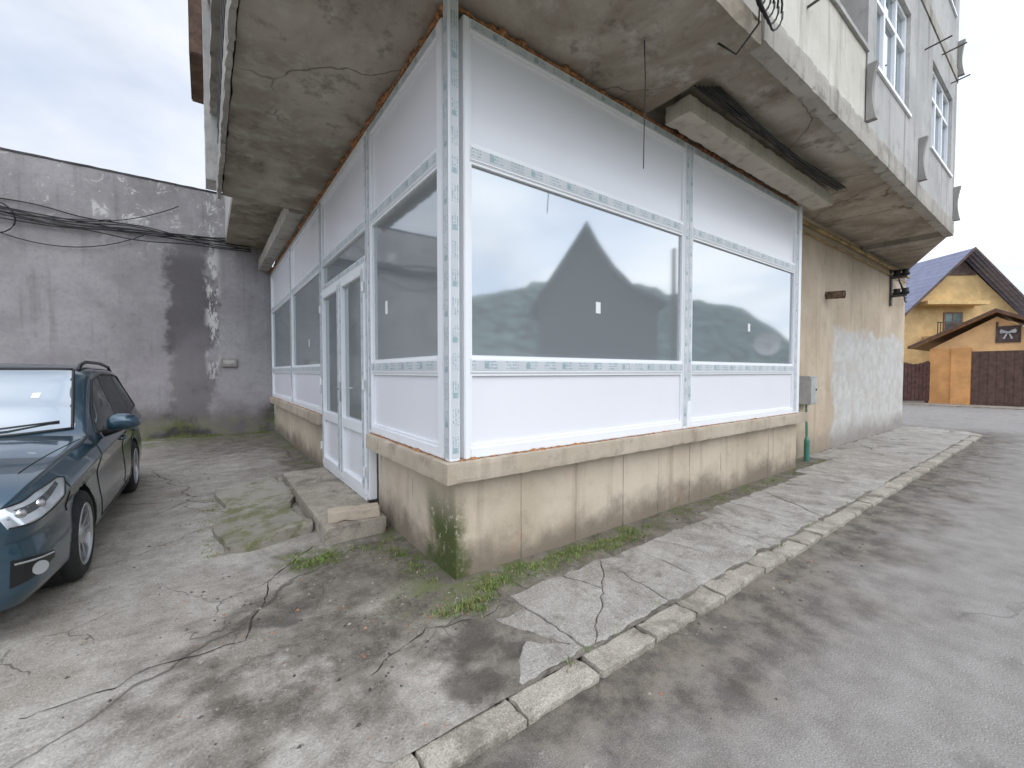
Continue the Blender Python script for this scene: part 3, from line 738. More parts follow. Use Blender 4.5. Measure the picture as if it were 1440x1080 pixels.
bm = bmesh.new(); box(bm, ID, -.04, .04, -.3, 0, -.25, -.2); box(bm, ID, -.04, .04, -.3, 0, .2, .25); box(bm, ID, -.06, .06, -.03, 0, -.45, .45); build('arm', bm, DARKMETAL, o)
for q, (yy, zz) in enumerate(((-.12, -.12), (-.27, -.12), (-.12, .33), (-.27, .33))):
    bm = bmesh.new(); tube(bm, [(0, yy, zz-.08), (0, yy, zz-.04), (0, yy, zz), (0, yy, zz+.06)], [.07, .085, .06, .075], 10); build('insulator', bm, BLACK, o, True)
bm = bmesh.new()
for k in range(4): tube(bm, sag((0, -.12-.04*k, .3-.15*k), (1.35, -.05, .1-.1*k), .12, 10, .02, k), .014, 6)
build('cable', bm, CABLE, o)

# ------------------------------------------------------------------ neighbour wall
o = thing('boundary_wall', 'tall mauve grey plastered wall with damp stains closing the yard', 'wall', (0, 9.45, 0))
bm = bmesh.new(); box(bm, ID, -25, .0, .0, .4, -.1, 5.62); build('wall_face', bm, NEIGH, o)
bm = bmesh.new(); rbox(bm, ID, -25.05, -.97, -.015, .45, 5.62, 5.665, .15, .008, .010, 21); build('coping', bm, simple('roof_felt', (.06, .055, .06), .8, var=.3, bump=.4), o)

# ------------------------------------------------------------------ step, ramp, loose block
bm = bmesh.new(); rbox(bm, ID, -.58, -.045, 1.2, 3.72, -.05, .145, .04, .004, .016, 30)
tag(build('door_step', bm, STEP), 'flat concrete doorstep slab in front of the white double door', 'step')
def FT(s, t, z): return Vector((s+.05*math.sin(t*5)+.03*(t-2.3), t+.06*math.sin(s*7), z+(s+.6)*.07+.015+.02*math.sin(t*2)+.008*mn.noise(Vector((s*4, t*4, 0)))))
bm = bmesh.new(); rbox(bm, FT, -1.30, -.63, 1.52, 3.55, -.10, .095, .04, .010, .03, 33)
RAMP = mat_render('mossy_concrete', (.22, .20, .165), (.34, .315, .265), (.11, .10, .07), .2, .8, lambda m, c, mid, fine: m.mix(m.mul(m.mr(m.noise(2.8, 6, .7), .46, .60), .75), c, m.mix(fine, (.07, .08, .025), (.17, .175, .06))))
tag(build('ramp_slab', bm, RAMP), 'tilted mossy concrete slab leaning beside the doorstep like a ramp', 'slab')
bm = bmesh.new()
cr_, sr_ = math.cos(R(-12)), math.sin(R(-12))
def FB2(s, t, z): return Vector((-.30+s*cr_-t*sr_, 1.36+s*sr_+t*cr_, .146+z))
rbox(bm, FB2, -.22, .22, -.08, .08, 0, .09, .025, .003, .010, 36)
tag(build('concrete_block', bm, LEDGE), 'loose beige concrete block lying on the near end of the doorstep', 'block')

# ------------------------------------------------------------------ loose stones and weeds
bm = bmesh.new(); r = random.Random(5)
def stone(x, y, z, s):
    vs_ = [bm.verts.new((x+dx*s*r.uniform(.5, 1.1), y+dy*s*r.uniform(.5, 1.1), z+dz*s*r.uniform(.4, .8))) for dx, dy, dz in ((1, 0, 0), (-1, 0, 0), (0, 1, 0), (0, -1, 0), (0, 0, 1), (0, 0, -.3))]
    for q in ((0, 2, 4), (2, 1, 4), (1, 3, 4), (3, 0, 4), (2, 0, 5), (1, 2, 5), (3, 1, 5), (0, 3, 5)):
        f = bm.faces.new([vs_[i] for i in q]); f.material_index = mi
for _ in range(2800):
    k = r.random(); mi = 0 if r.random() < .35 else (1 if r.random() < .85 else 2)
    if k < .35: x, y, z = r.gauss(-.7, .6), r.gauss(.1, .6), 0
    elif k < .6: x, y, z = r.uniform(-.5, 8), r.gauss(-.2, .1), 0
    elif k < .85: x, y, z = r.uniform(-1.5, 12), -1.22-abs(r.gauss(0, .22)), ZR
    else: x, y, z = r.uniform(-2.0, -.1), r.uniform(.5, 7), 0
    if (y > -.02 and x > -.05) or (z == 0 and y < -1.0) or (-1.3 < x and 1.1 < y < 3.7): continue
    stone(x, y, z+(ysurf(x, y) if z == 0 else 0), r.choice((.003, .003, .004, .005, .006, .009, .015)) if x > -3 else .006)
o = build('gravel', bm, [simple('grit_pale', (.25, .23, .20), .9, var=.3, sc=30), simple('grit_dark', (.09, .08, .07), .9, var=.3, sc=30), simple('grit_brick', (.30, .15, .09), .9, var=.3, sc=30)])
o['kind'] = 'stuff'; o['label'] = 'loose grit and small stones scattered on the broken pavement and road edge'; o['category'] = 'gravel'
bm = bmesh.new(); r = random.Random(9)
def blade(x, y, h):
    th = r.uniform(0, 6.28); wd = r.uniform(.002, .004); le = r.uniform(.2, .9)*h; z = ysurf(x, y)-.004
    dx, dy = math.cos(th), math.sin(th); pr = None
    for i in range(4):
        t = i/3; ww = wd*(1-t*.9); c = (x+dx*le*t*t, y+dy*le*t*t, z+h*t*(1-.25*t))
        cur = (bm.verts.new((c[0]-dy*ww, c[1]+dx*ww, c[2])), bm.verts.new((c[0]+dy*ww, c[1]-dx*ww, c[2])))
        if pr: f = bm.faces.new((pr[0], pr[1], cur[1], cur[0])); f.material_index = bi
        pr = cur
clumps = []
for _ in range(48): clumps.append((r.uniform(.15, 2.0), r.gauss(-.17, .06), r.uniform(.03, .08), 55, 1))
for _ in range(12): clumps.append((r.gauss(.0, .1), r.gauss(-.28, .06), r.uniform(.03, .06), 65, 1.2))
for _ in range(18): clumps.append((r.gauss(-.68, .12), r.gauss(.98, .10), r.uniform(.03, .06), 50, 1.1))
for _ in range(18): clumps.append((-.1-abs(r.gauss(0, .05)), r.uniform(.1, 1.0), r.uniform(.02, .06), 36, 1))
for _ in range(18): clumps.append((r.uniform(2.5, 9), r.gauss(-.1, .05), r.uniform(.02, .05), 24, 1))
for _ in range(14): clumps.append((r.uniform(-.2, 5), -1.03+r.gauss(0, .015), r.uniform(.01, .03), 20, .8))
for _ in range(50): clumps.append((r.uniform(-3.6, -.1), 9.32+r.gauss(0, .06), r.uniform(.04, .10), 40, 2.0))
for _ in range(16): clumps.append((-1.36+r.gauss(0, .03), r.uniform(1.5, 3.5), r.uniform(.02, .05), 24, .8))
for cx, cy, sp, n, hm in clumps:
    if cy > -.01 and cx > -.03: cy = -.03-r.random()*.05
    for _ in range(n):
        bi = 0 if r.random() < .70 else 1
        x, y = cx+r.gauss(0, sp), cy+r.gauss(0, sp*.6)
        if (x > -.02 and y > -.02) or y > 9.43 or (y < 9 and x > -.6 and 1.15 < y < 3.75): continue
        blade(x, y, r.uniform(.012, .045)*hm)
o = build('weeds', bm, [simple('grass_green', (.14, .23, .045), .6, var=.4, sc=25), simple('grass_dry', (.26, .22, .09), .7, var=.3, sc=25)], recalc=False)
o['kind'] = 'stuff'; o['label'] = 'short green grass tufts growing along the foot of the plinth'; o['category'] = 'grass'

# ------------------------------------------------------------------ the car
PAINT = M('teal_paint')
PAINT = PAINT.done(PAINT.mix(PAINT.noise(900, 1), (.020, .050, .075), (.036, .080, .118)), .28, None, .45, 1.0)
CGLASS = mat_glass('car_glass', (.09, .098, .10), .50, .015, (.88, .92, .93))
SIDEG = mat_glass('car_side_glass', (.014, .016, .017), .20)
TRIM = simple('black_trim', (.015, .015, .016), .4, var=.1)
RAILM = simple('rail_satin', (.03, .03, .032), .3, .5, var=.1)
RUB = simple('tyre_rubber', (.022, .022, .022), .8, var=.2, sc=20)
RIM = simple('alloy', (.55, .56, .58), .28, .9, var=.05)
LENS = simple('lamp_lens', (.52, .55, .58), .12, .5, 1.0, var=.04)
LAMPD = simple('lamp_housing', (.05, .053, .058), .15, .3, 1.0, var=.1)
UPZ = .055
ST = [ # y, W, zs, belt, p5x, p5z, p6x, p6z, top
 (0.00, .745, .21, .70, .67, .735, .40, .75, .755), (.04, .80, .195, .715, .715, .77, .45, .79, .795), (.12, .845, .19, .735, .75, .812, .48, .835, .842),
 (.30, .875, .185, .77, .772, .857, .50, .88, .888), (.55, .893, .18, .805, .788, .892, .515, .915, .923), (.9, .902, .18, .835, .795, .920, .53, .943, .951),
 (1.25, .905, .18, .858, .798, .937, .54, .96, .968), (1.46, .905, .18, .87, .79, .946, .56, .972, .982), (1.85, .905, .18, .895, .74, 1.12+.5*UPZ, .575, 1.17+.5*UPZ, 1.19+.5*UPZ),
 (2.38, .905, .18, .915, .69, 1.39+UPZ, .565, 1.452+UPZ, 1.468+UPZ), (2.8, .905, .18, .925, .68, 1.435+UPZ, .55, 1.495+UPZ, 1.512+UPZ), (3.5, .905, .18, .935, .67, 1.43+UPZ, .54, 1.487+UPZ, 1.505+UPZ),
 (4.0, .90, .20, .945, .655, 1.41+UPZ, .525, 1.465+UPZ, 1.485+UPZ), (4.32, .885, .22, .95, .635, 1.36+UPZ, .505, 1.42+UPZ, 1.445+UPZ), (4.5, .86, .25, .95, .62, 1.20, .49, 1.26, 1.28),
 (4.61, .80, .28, .93, .58, .985, .45, 1.0, 1.01), (4.66, .70, .30, .88, .52, .92, .40, .93, .935)]
def pchip(xs, ys_):
    n = len(xs); h = [xs[i+1]-xs[i] for i in range(n-1)]; d = [(ys_[i+1]-ys_[i])/h[i] for i in range(n-1)]; m_ = [0]*n
    m_[0], m_[-1] = d[0], d[-1]
    for i in range(1, n-1): m_[i] = 0 if d[i-1]*d[i] <= 0 else 2*d[i-1]*d[i]/(d[i-1]+d[i])
    def f(x):
        i = 0
        while i < n-2 and x > xs[i+1]: i += 1
        t = (x-xs[i])/h[i]; t2, t3 = t*t, t*t*t
        return (2*t3-3*t2+1)*ys_[i]+(t3-2*t2+t)*h[i]*m_[i]+(-2*t3+3*t2)*ys_[i+1]+(t3-t2)*h[i]*m_[i+1]
    return f
cf = [pchip([s[0] for s in ST], [s[k] for s in ST]) for k in range(1, 9)]
NV = 9
def section(y):
    Wd, zs, be, x5, z5, x6, z6, zt = [f(y) for f in cf]
    P = [(Wd*.90, zs), (Wd*.975, zs+.08), (Wd*.99, zs+.25), (Wd*.965, zs+(be-zs)*.70), (Wd*1.0, be-.070), (Wd*.955, be+.0), (x5+(Wd*.955-x5)*.25, z5-(z5-be)*.28), (x5, z5), (x6, z6), (x6*.5, z6+(zt-z6)*.75), (0, zt)]
    out = []
    n = len(P)
    for i in range(n-1):
        p0, p1, p2, p3 = P[max(0, i-1)], P[i], P[i+1], P[min(n-1, i+2)]
        if i == n-2: p3 = (-p1[0], p1[1])
        for k in range(NV):
            t = k/NV
            q = [.5*((2*p1[c])+(-p0[c]+p2[c])*t+(2*p0[c]-5*p1[c]+4*p2[c]-p3[c])*t*t+(-p0[c]+3*p1[c]-3*p2[c]+p3[c])*t**3) for c in (0, 1)]
            l = (p1[0]+(p2[0]-p1[0])*t, p1[1]+(p2[1]-p1[1])*t)
            w_ = .15 if i in (3, 4) else .6
            out.append((q[0]*w_+l[0]*(1-w_), q[1]*w_+l[1]*(1-w_)))
    out.append(P[-1]); return out
def side_x(y, z):
    s = section(y)
    for (x0, z0), (x1, z1) in zip(s, s[1:]):
        if z0 <= z <= z1 and z1 > z0: return x0+(x1-x0)*(z-z0)/(z1-z0)
    return s[0][0]
def inpoly(p, poly):
    x, y = p; c = False
    for i in range(len(poly)):
        (x0, y0), (x1, y1) = poly[i], poly[i-1]
        if (y0 > y) != (y1 > y) and x < (x1-x0)*(y-y0)/(y1-y0)+x0: c = not c
    return c
car = thing('parked_car', 'dark teal estate car with roof rails parked in the yard by the grey wall', 'car', (-2.985, .80, 0))
WY = (.87, 3.56); WR = .355
SIDEPOLY = [(1.72, .945), (2.34, 1.40), (2.85, 1.455), (3.5, 1.45), (3.98, 1.42), (4.34, 1.25), (4.30, 1.03), (3.4, .985), (2.4, .96)]
PANES = [[(1.78, .965), (2.36, 1.385), (2.64, 1.425), (2.66, .978)], [(2.74, .982), (2.72, 1.435), (3.46, 1.435), (3.56, 1.0)], [(3.63, 1.01), (3.53, 1.432), (3.95, 1.402), (4.29, 1.235), (4.26, 1.045)]]
LAMP = [(-.1, .645), (.06, .642), (.24, .672), (.36, .700), (.53, .800), (.46, .812), (.20, .785), (.08, .755), (-.1, .735)]
TAIL = [(4.36, .80), (4.8, .80), (4.8, .95), (4.40, .95)]
WSB = lambda x: 1.46+.14*(x/.7)**2
WST = lambda x: 2.32+.07*(x/.7)**2
def ws_in(x, y):
    y0, y1 = WSB(x), WST(x)
    if not y0 < y < y1: return False
    return abs(x) < .71-.125*(y-y0)/(y1-y0)
def rw_in(x, y, z): return y > 4.34 and z > 1.03 and z < 1.42 and abs(x) < .56
nY = 310; ysamp = [4.66*i/nY for i in range(nY+1)]
secs = [section(y) for y in ysamp]; nS = len(secs[0])
groups = {k: bmesh.new() for k in ('body', 'windscreen', 'tailgate_window')}
cache = {}
def arch_snap(y, z):
    for wy in WY:
        d = math.hypot(y-wy, z-.315)
        if abs(d-WR) < .024 and d > 0: return wy+(y-wy)*WR/d, .315+(z-.315)*WR/d
    return y, z
def getv(key, bmx, i, j, sg):
    c = cache.setdefault(key, {})
    k = (i, j, sg if j < nS-1 else 1)
    if k not in c:
        x, z = secs[i][j]; y = ysamp[i]
        if key == 'body' and x > .5: y, z = arch_snap(y, z)
        c[k] = bmx.verts.new((sg*x, y, z))
    return c[k]
for i in range(nY):
    for j in range(nS-1):
        x = (secs[i][j][0]+secs[i+1][j+1][0])/2; z = (secs[i][j][1]+secs[i+1][j+1][1])/2; y = (ysamp[i]+ysamp[i+1])/2
        if x > .5 and any(math.hypot(y-wy, z-.315) < WR for wy in WY): continue
        key = 'body'
        if j > NV*5-3 and x > .48 and inpoly((y, z), SIDEPOLY):
            key = 'trim'
            for q, pp in enumerate(PANES):
                if inpoly((y, z), pp): key = 'pane%d' % q
        elif z > .93 and ws_in(x, y): key = 'windscreen'
        elif rw_in(x, y, z): key = 'tailgate_window'
        elif inpoly((y, z), LAMP) and x > .42: key = 'lamp'
        elif inpoly((y, z), TAIL) and x > .6: key = 'tail'
        for sg in (1, -1):
            k2 = key+('L' if sg > 0 else 'R') if key in ('lamp', 'tail', 'trim') or key.startswith('pane') else key
            if k2 not in groups: groups[k2] = bmesh.new()
            bx_ = groups[k2]
            vs4 = [getv(k2, bx_, i, j, sg), getv(k2, bx_, i+1, j, sg), getv(k2, bx_, i+1, j+1, sg), getv(k2, bx_, i, j+1, sg)]
            if sg < 0: vs4 = vs4[::-1]
            if len(set(vs4)) == 4: bx_.faces.new(vs4)
for i in (0, nY):
    for j in range(nS-2):
        q = [getv('body', groups['body'], i, j, 1), getv('body', groups['body'], i, j+1, 1), getv('body', groups['body'], i, j+1, -1), getv('body', groups['body'], i, j, -1)]
        if i == nY: q = q[::-1]
        try: groups['body'].faces.new(q)
        except ValueError: pass
def on_side(y, z, sg, off=.002): return Vector((sg*(side_x(y, z)+off), y, z))
def path(pts, step=.03):
    out = []
    for (a, b), (c, d) in zip(pts, pts[1:]):
        n = max(1, int(math.hypot(c-a, d-b)/step))
        out += [(a+(c-a)*k/n, b+(d-b)*k/n) for k in range(n)]
    return out+[pts[-1]]
build('body', groups.pop('body'), PAINT, car, True, False)
build('windscreen', groups.pop('windscreen'), CGLASS, car, True, False)
build('tailgate_window', groups.pop('tailgate_window'), SIDEG, car, True, False)
TAILM = simple('tail_lens', (.35, .02, .02), .15, coat=1.0)
for k in list(groups):
    g_ = groups.pop(k)
    if not g_.faces: g_.free(); continue
    if k.startswith('lamp'):
        o = build('headlight', g_, LENS, car, True, False); sg = 1 if k.endswith('L') else -1
        bm = bmesh.new()
        prev = None
        for t in range(13):
            y = .012+.40*t/12; zc = .695+.085*(t/12)**1.2+.010; hw = .022*(1-.55*t/12)
            cur = [bm.verts.new(on_side(y, zc-hw, sg, .002)), bm.verts.new(on_side(y, zc+hw, sg, .002))]
            if prev: bm.faces.new((prev[0], prev[1], cur[1], cur[0]))
            prev = cur
        build('lamp_housing', bm, LAMPD, o, True)
        for y, z in ((.05, .705), (.16, .725)):
            bm = bmesh.new(); c = on_side(y, z, sg, .001); nd = Vector((sg*.75, -.62, .2)).normalized()
            tube(bm, [c, c+nd*.008, c+nd*.012], [.026, .024, .012], 16); build('projector', bm, STEEL, o, True)
        bm = bmesh.new(); tube(bm, [on_side(max(.003, y), z, sg, .001) for y, z in path([(.003, .642), (.06, .640), (.24, .670), (.36, .698), (.53, .799), (.46, .814), (.20, .787), (.08, .758), (.003, .745)], .02)], .005, 5); build('lamp_gasket', bm, TRIM, o, True)
    elif k.startswith('tail'): build('tail_light', g_, TAILM, car, True, False)
    elif k.startswith('trim'): build('window_trim', g_, TRIM, car, True, False)
    elif k.startswith('pane'): build('side_window', g_, SIDEG, car, True, False)
    else: g_.free()
def top_pt(x, y, off=.003):
    s = section(y); ax = abs(x)
    for (x0, z0), (x1, z1) in zip(s[::-1], s[::-1][1:]):
        if x0 <= ax <= x1: return Vector((x, y, z0+(z1-z0)*((ax-x0)/max(1e-6, x1-x0))+off))
    return Vector((x, y, s[-1][1]))
bm = bmesh.new()
tube(bm, [top_pt(x, WSB(x)) for x in [.70*t/12 for t in range(-12, 13)]], .013, 6)
tube(bm, [top_pt(x, WST(x)) for x in [.585*t/12 for t in range(-12, 13)]], .012, 6)
for sg in (1, -1): tube(bm, [top_pt(sg*(.705-.12*t/12), 1.60+(2.36-1.60)*t/12) for t in range(13)], .011, 6)
build('windscreen_gasket', bm, TRIM, car, True)
SEAM = simple('panel_gap', (.004, .004, .005), .8)
for sg in (1, -1):
    bm = bmesh.new(); tube(bm, [on_side(y, z, sg) for y, z in path(SIDEPOLY+[SIDEPOLY[0]])], .010, 6); build('window_gasket', bm, TRIM, car, True)
    bm = bmesh.new()
    for pts in ([(1.52, .92), (1.42, .80), (1.40, .50), (1.46, .28)], [(2.70, .97), (2.70, .6), (2.66, .30)], [(3.62, .98), (3.52, .78), (3.30, .62), (3.16, .45), (3.10, .30)], [(1.46, .285), (2.3, .27), (3.10, .30)]):
        tube(bm, [on_side(y, z, sg, .0) for y, z in path(pts)], .0045, 5)
    build('panel_seam', bm, SEAM, car, True)
    bm = bmesh.new(); tube(bm, [on_side(y, z, sg, .0) for y, z in path([(.50, .78), (.50, .70), (.52, .58)])], .0045, 5); build('bumper_seam', bm, SEAM, car, True)
    bm = bmesh.new(); tube(bm, [top_pt(sg*(.70+.008*t), .36+1.12*t/12, -.001) for t in range(12)], .0045, 5); build('bonnet_seam', bm, SEAM, car, True)
    bm = bmesh.new(); tube(bm, [on_side(y, .225, sg, -.012) for y in [1.26+.05*k for k in range(39)]], .028, 6); build('sill_trim', bm, TRIM, car, True)
bm = bmesh.new(); box(bm, ID, -.72, .72, .15, 4.5, .2, .5)
for wy in WY:
    for sg in (1, -1):
        rings = []
        for xx in (.90, .58):
            rings.append([bm.verts.new((sg*(xx if xx < .6 else side_x(wy+WR*math.cos(t*math.pi/16), max(.2, .315+WR*math.sin(t*math.pi/16)))-.004), wy+WR*math.cos(t*math.pi/16), .315+WR*math.sin(t*math.pi/16))) for t in range(-4, 21)])
        for k in range(24): bm.faces.new((rings[0][k], rings[0][k+1], rings[1][k+1], rings[1][k]))
build('underbody', bm, BLACK, car)
for wy in WY:
    for sg in (1, -1):
        bm = bmesh.new()
        lathe(bm, [(-.10, .215), (-.105, .27), (-.085, .305), (-.05, .317), (.05, .317), (.085, .305), (.105, .27), (.10, .215), (-.10, .215)], 48)
        for v in bm.verts: v.co = Vector((v.co.x*sg+sg*.79, v.co.y+wy, v.co.z+.315))
        ty = build('wheel', bm, RUB, car, True)
        bm = bmesh.new()
        lathe(bm, [(.098, .222), (.104, .212), (.09, .2), (-.05, .195), (-.09, .215)], 48)
        for v in bm.verts: v.co = Vector((v.co.x*sg+sg*.79, v.co.y+wy, v.co.z+.315))
        for k in range(5):
            for dd in (-.16, .16):
                a0 = k*2*math.pi/5+.3+dd*.5; a1 = k*2*math.pi/5+.3+dd*1.5
                quad = []
                for rr, aa, hw in ((.045, a0, .017), (.208, a1, .013)):
                    for s2 in (-1, 1):
                        for xx in (.085 if rr > .1 else .07, .03):
                            quad.append(bm.verts.new((sg*(.79+xx), wy+rr*math.cos(aa)-s2*hw*math.sin(aa), .315+rr*math.sin(aa)+s2*hw*math.cos(aa))))
                a_ = quad
                for f in ((0, 2, 6, 4), (1, 5, 7, 3), (0, 4, 5, 1), (2, 3, 7, 6)): bm.faces.new([a_[i] for i in f])
        rr = lathe(bm, [(.03, .07), (.078, .065), (.088, .045), (.09, .0005)], 24)
        for ring in rr:
            for v in ring: v.co = Vector((v.co.x*sg+sg*.79, v.co.y+wy, v.co.z+.315))
        build('rim', bm, RIM, ty)
        bm = bmesh.new(); rr = lathe(bm, [(.0, .0005), (.0, .19)], 32)
        for v in bm.verts: v.co = Vector((v.co.x*sg+sg*.79, v.co.y+wy, v.co.z+.315))
        build('brake', bm, DARKMETAL, ty)
for sg in (1, -1):
    bm = bmesh.new(); bmesh.ops.create_uvsphere(bm, u_segments=20, v_segments=12, radius=1)
    for v in bm.verts:
        c = v.co; f = 1.0 if c.y < 0 else .45
        sx_ = math.copysign(abs(c.x)**.75, c.x); sz_ = math.copysign(abs(c.z)**.75, c.z)
        v.co = Vector((sg*(1.0+sx_*.115*(1-.15*c.z)), 1.78+c.y*.09*f, 1.03+sz_*.076*(1-.12*c.x*sg)))
    o = build('side_mirror', bm, PAINT, car, True)
    bm = bmesh.new(); tube(bm, [(sg*.86, 1.82, .93), (sg*.93, 1.81, .95), (sg*.98, 1.80, .975)], [.035, .028, .03], 8); build('mirror_arm', bm, TRIM, o, True)
    bm = bmesh.new(); tube(bm, [(sg*(.91+.017*k), 1.700+.03*((k-5)/5)**2, 1.02) for k in range(11)], .007, 5); build('indicator', bm, LENS, o)
for sg in (1, -1):
    for y in (2.50, 3.38):
        bm = bmesh.new(); tube(bm, [on_side(y-.1, .80, sg, .0), on_side(y-.07, .80, sg, .028), on_side(y+.07, .805, sg, .028), on_side(y+.1, .805, sg, .0)], .013, 8); build('door_handle', bm, PAINT, car, True)
    bm = bmesh.new(); tube(bm, [top_pt(sg*.61, 2.40, 0), top_pt(sg*.615, 2.48, .045), top_pt(sg*.615, 2.7, .055), top_pt(sg*.61, 3.4, .055), top_pt(sg*.60, 4.0, .045), top_pt(sg*.60, 4.15, 0)], .017, 8); build('roof_rail', bm, RAILM, car, True)
for sg in (1, -1):
    bm = bmesh.new(); prev = None
    for k in range(9):
        y = .005+.03*k; cur = [bm.verts.new(on_side(y, .315+.008*k, sg, .004)), bm.verts.new(on_side(y, .465-.006*k, sg, .004))]
        if prev: bm.faces.new((prev[0], prev[1], cur[1], cur[0]))
        prev = cur
    o = build('fog_lamp_grille', bm, TRIM, car)
    bm = bmesh.new(); tube(bm, [on_side(.01+.03*k, .44-.004*k, sg, .006) for k in range(8)], .006, 5); build('chrome_strip', bm, STEEL, o)
    bm = bmesh.new(); c = on_side(.10, .375, sg, .002); tube(bm, [c, c+Vector((sg*.008, -.008, 0))], .038, 14); build('fog_lamp', bm, LENS, o)
bm = bmesh.new(); box(bm, ID, -.42, .42, -.012, .004, .47, .69, .006); box(bm, ID, -.52, .52, -.010, .004, .28, .40, .006); build('grille', bm, TRIM, car)
bm = bmesh.new()
for k in range(19): box(bm, ID, -.40+.0425*k, -.39+.0425*k, -.02, -.0125, .485, .675)
build('grille_slats', bm, STEEL, car)
for pts in ([top_pt(.1, 1.54, .012), top_pt(.35, 1.58, .02), top_pt(.62, 1.66, .012)], [top_pt(-.55, 1.62, .012), top_pt(-.2, 1.56, .02), top_pt(.05, 1.54, .012)]):
    bm = bmesh.new(); tube(bm, pts, .008, 5); build('wiper', bm, TRIM, car)
bm = bmesh.new()
bm.faces.new([bm.verts.new(top_pt(x, y, .002)) for x, y in ((.40, 1.92), (.45, 1.925), (.45, 1.99), (.40, 1.985))]); build('windscreen_sticker', bm, WHITEP, car)

# ------------------------------------------------------------------ houses down the side street
CR = R(-36.16)
OCH = simple('ochre_render', (.66, .46, .22), .9, var=.12, sc=1.5); ORA = simple('orange_render', (.74, .38, .15), .9, var=.12, sc=1.5); PEACH = simple('peach_render', (.80, .49, .24), .9, var=.1, sc=1.5)
def mat_tiles(name, c, sc=1.0):
    m = M(name); o = m.obj(); x, y, z = m.xyz(o)
    wv = m.math('SINE', m.math('MULTIPLY', y, 26.0*sc)); wz = m.math('FRACT', m.math('MULTIPLY', z, 3.6*sc))
    col = m.mix(m.mr(m.noise(2), .3, .7), tuple(q*.8 for q in c), c)
    col = m.mix(m.mul(m.math('LESS_THAN', wz, .16), .5), col, tuple(q*.4 for q in c))
    return m.done(col, .4, m.bump(m.math('ADD', wv, wz), .6, .04))
TILE = mat_tiles('purple_tile', (.24, .25, .36)); BTILE = mat_tiles('brown_tile', (.18, .10, .075))
DWOOD = simple('dark_wood', (.11, .072, .06), .6, var=.3, sc=4)
GABL = lambda half, ze, za: [(-half, 0), (half, 0), (half, ze), (0, za), (-half, ze)]
h = thing('yellow_house', 'yellow ochre house with steep purple tiled gable roof behind the orange garage', 'house', (33.8, 1.45, -.05), CR)
bm = bmesh.new(); prism(bm, ID, GABL(3.5, 4.9, 8.1), .5, 12); build('wall', bm, OCH, h)
bm = bmesh.new()
for sg in (-1, 1):
    P = [(0, 8.52), (sg*4.25, 4.40), (sg*4.25, 4.26), (0, 8.36)]
    prism(bm, ID, P, -.25, 12.5)
build('roof', bm, TILE, h)
bm = bmesh.new()
for sg in (-1, 1): prism(bm, ID, [(0, 8.56), (sg*4.3, 4.40), (sg*4.3, 4.24), (0, 8.40)], -.30, -.255)
build('bargeboard', bm, DWOOD, h)
bm = bmesh.new(); prism(bm, ID, [(0, 8.05), (.9, 7.15), (-.9, 7.15)], .42, .495); build('gable_boarding', bm, DWOOD, h)
bm = bmesh.new(); box(bm, ID, -2.6, .9, -.3, .49, 5.35, 5.55); build('canopy', bm, simple('canopy_yellow', (.68, .46, .20), .7), h)
WFR = simple('window_brown', (.24, .15, .10), .6, var=.2)
for a, b, z0, z1 in ((-.9, .2, 3.6, 5.0), (1.2, 2.0, 3.6, 4.8)):
    bm = bmesh.new()
    for c, d, e, f in ((a, a+.09, z0, z1), (b-.09, b, z0, z1), (a+.09, b-.09, z0, z0+.09), (a+.09, b-.09, z1-.09, z1), ((a+b)/2-.04, (a+b)/2+.04, z0+.09, z1-.09)): box(bm, ID, c, d, .44, .50, e, f)
    o = build('window', bm, WFR, h); bm = bmesh.new(); box(bm, ID, a+.05, b-.05, .46, .49, z0+.05, z1-.05); build('window_pane', bm, GLASS2, o)
bm = bmesh.new(); box(bm, ID, -2.0, .8, -.28, -.24, 4.3, 4.36); box(bm, ID, -2.0, .8, -.28, -.24, 3.6, 3.66)
for k in range(19): box(bm, ID, -1.98+.15*k, -1.95+.15*k, -.275, -.245, 3.66, 4.3)
build('balcony_railing', bm, DWOOD, h)
bm = bmesh.new(); box(bm, ID, -2.1, .9, -.32, .49, 3.4, 3.58); build('balcony', bm, OCH, h)
GR = R(-90)
g = thing('garage', 'small orange garage with brown tiled gable roof and dark brown door', 'garage', (26.6, -.24, -.05), GR)
bm = bmesh.new(); prism(bm, ID, GABL(2.05, 2.62, 3.95), 0, 5.5); build('wall', bm, PEACH, g)
for c, d, e in ((-2.07, -1.35, -.04), (-1.345, -.72, -.12), (1.80, 2.07, -.04)):
    bm = bmesh.new(); box(bm, ID, c, d, e, -.002, 0, 2.62); build('pier', bm, ORA, g)
bm = bmesh.new()
for sg in (-1, 1): prism(bm, ID, [(0, 4.26), (sg*2.75, 2.76), (sg*2.75, 2.66), (0, 4.16)], -.45, 5.8)
build('roof', bm, BTILE, g)
bm = bmesh.new()
for sg in (-1, 1): prism(bm, ID, [(0, 4.27), (sg*2.78, 2.76), (sg*2.78, 2.64), (0, 4.15)], -.50, -.455)
build('bargeboard', bm, simple('brown_board', (.15, .08, .055), .6, var=.2), g)
bm = bmesh.new()
for sg in (-1, 1): prism(bm, ID, [(0, 4.155), (sg*2.72, 2.655), (sg*2.72, 2.635), (0, 4.135)], -.44, -.01)
build('eave_boarding', bm, simple('pine_board', (.56, .33, .17), .6, var=.2), g)
bm = bmesh.new(); box(bm, ID, -.70, 1.79, -.03, -.003, 0, 2.45)
for k in range(10): box(bm, ID, -.69+.248*k, -.47+.248*k, -.045, -.031, .02, 2.43)
build('garage_door', bm, simple('garage_brown', (.12, .07, .055), .6, var=.2), g)
bm = bmesh.new()
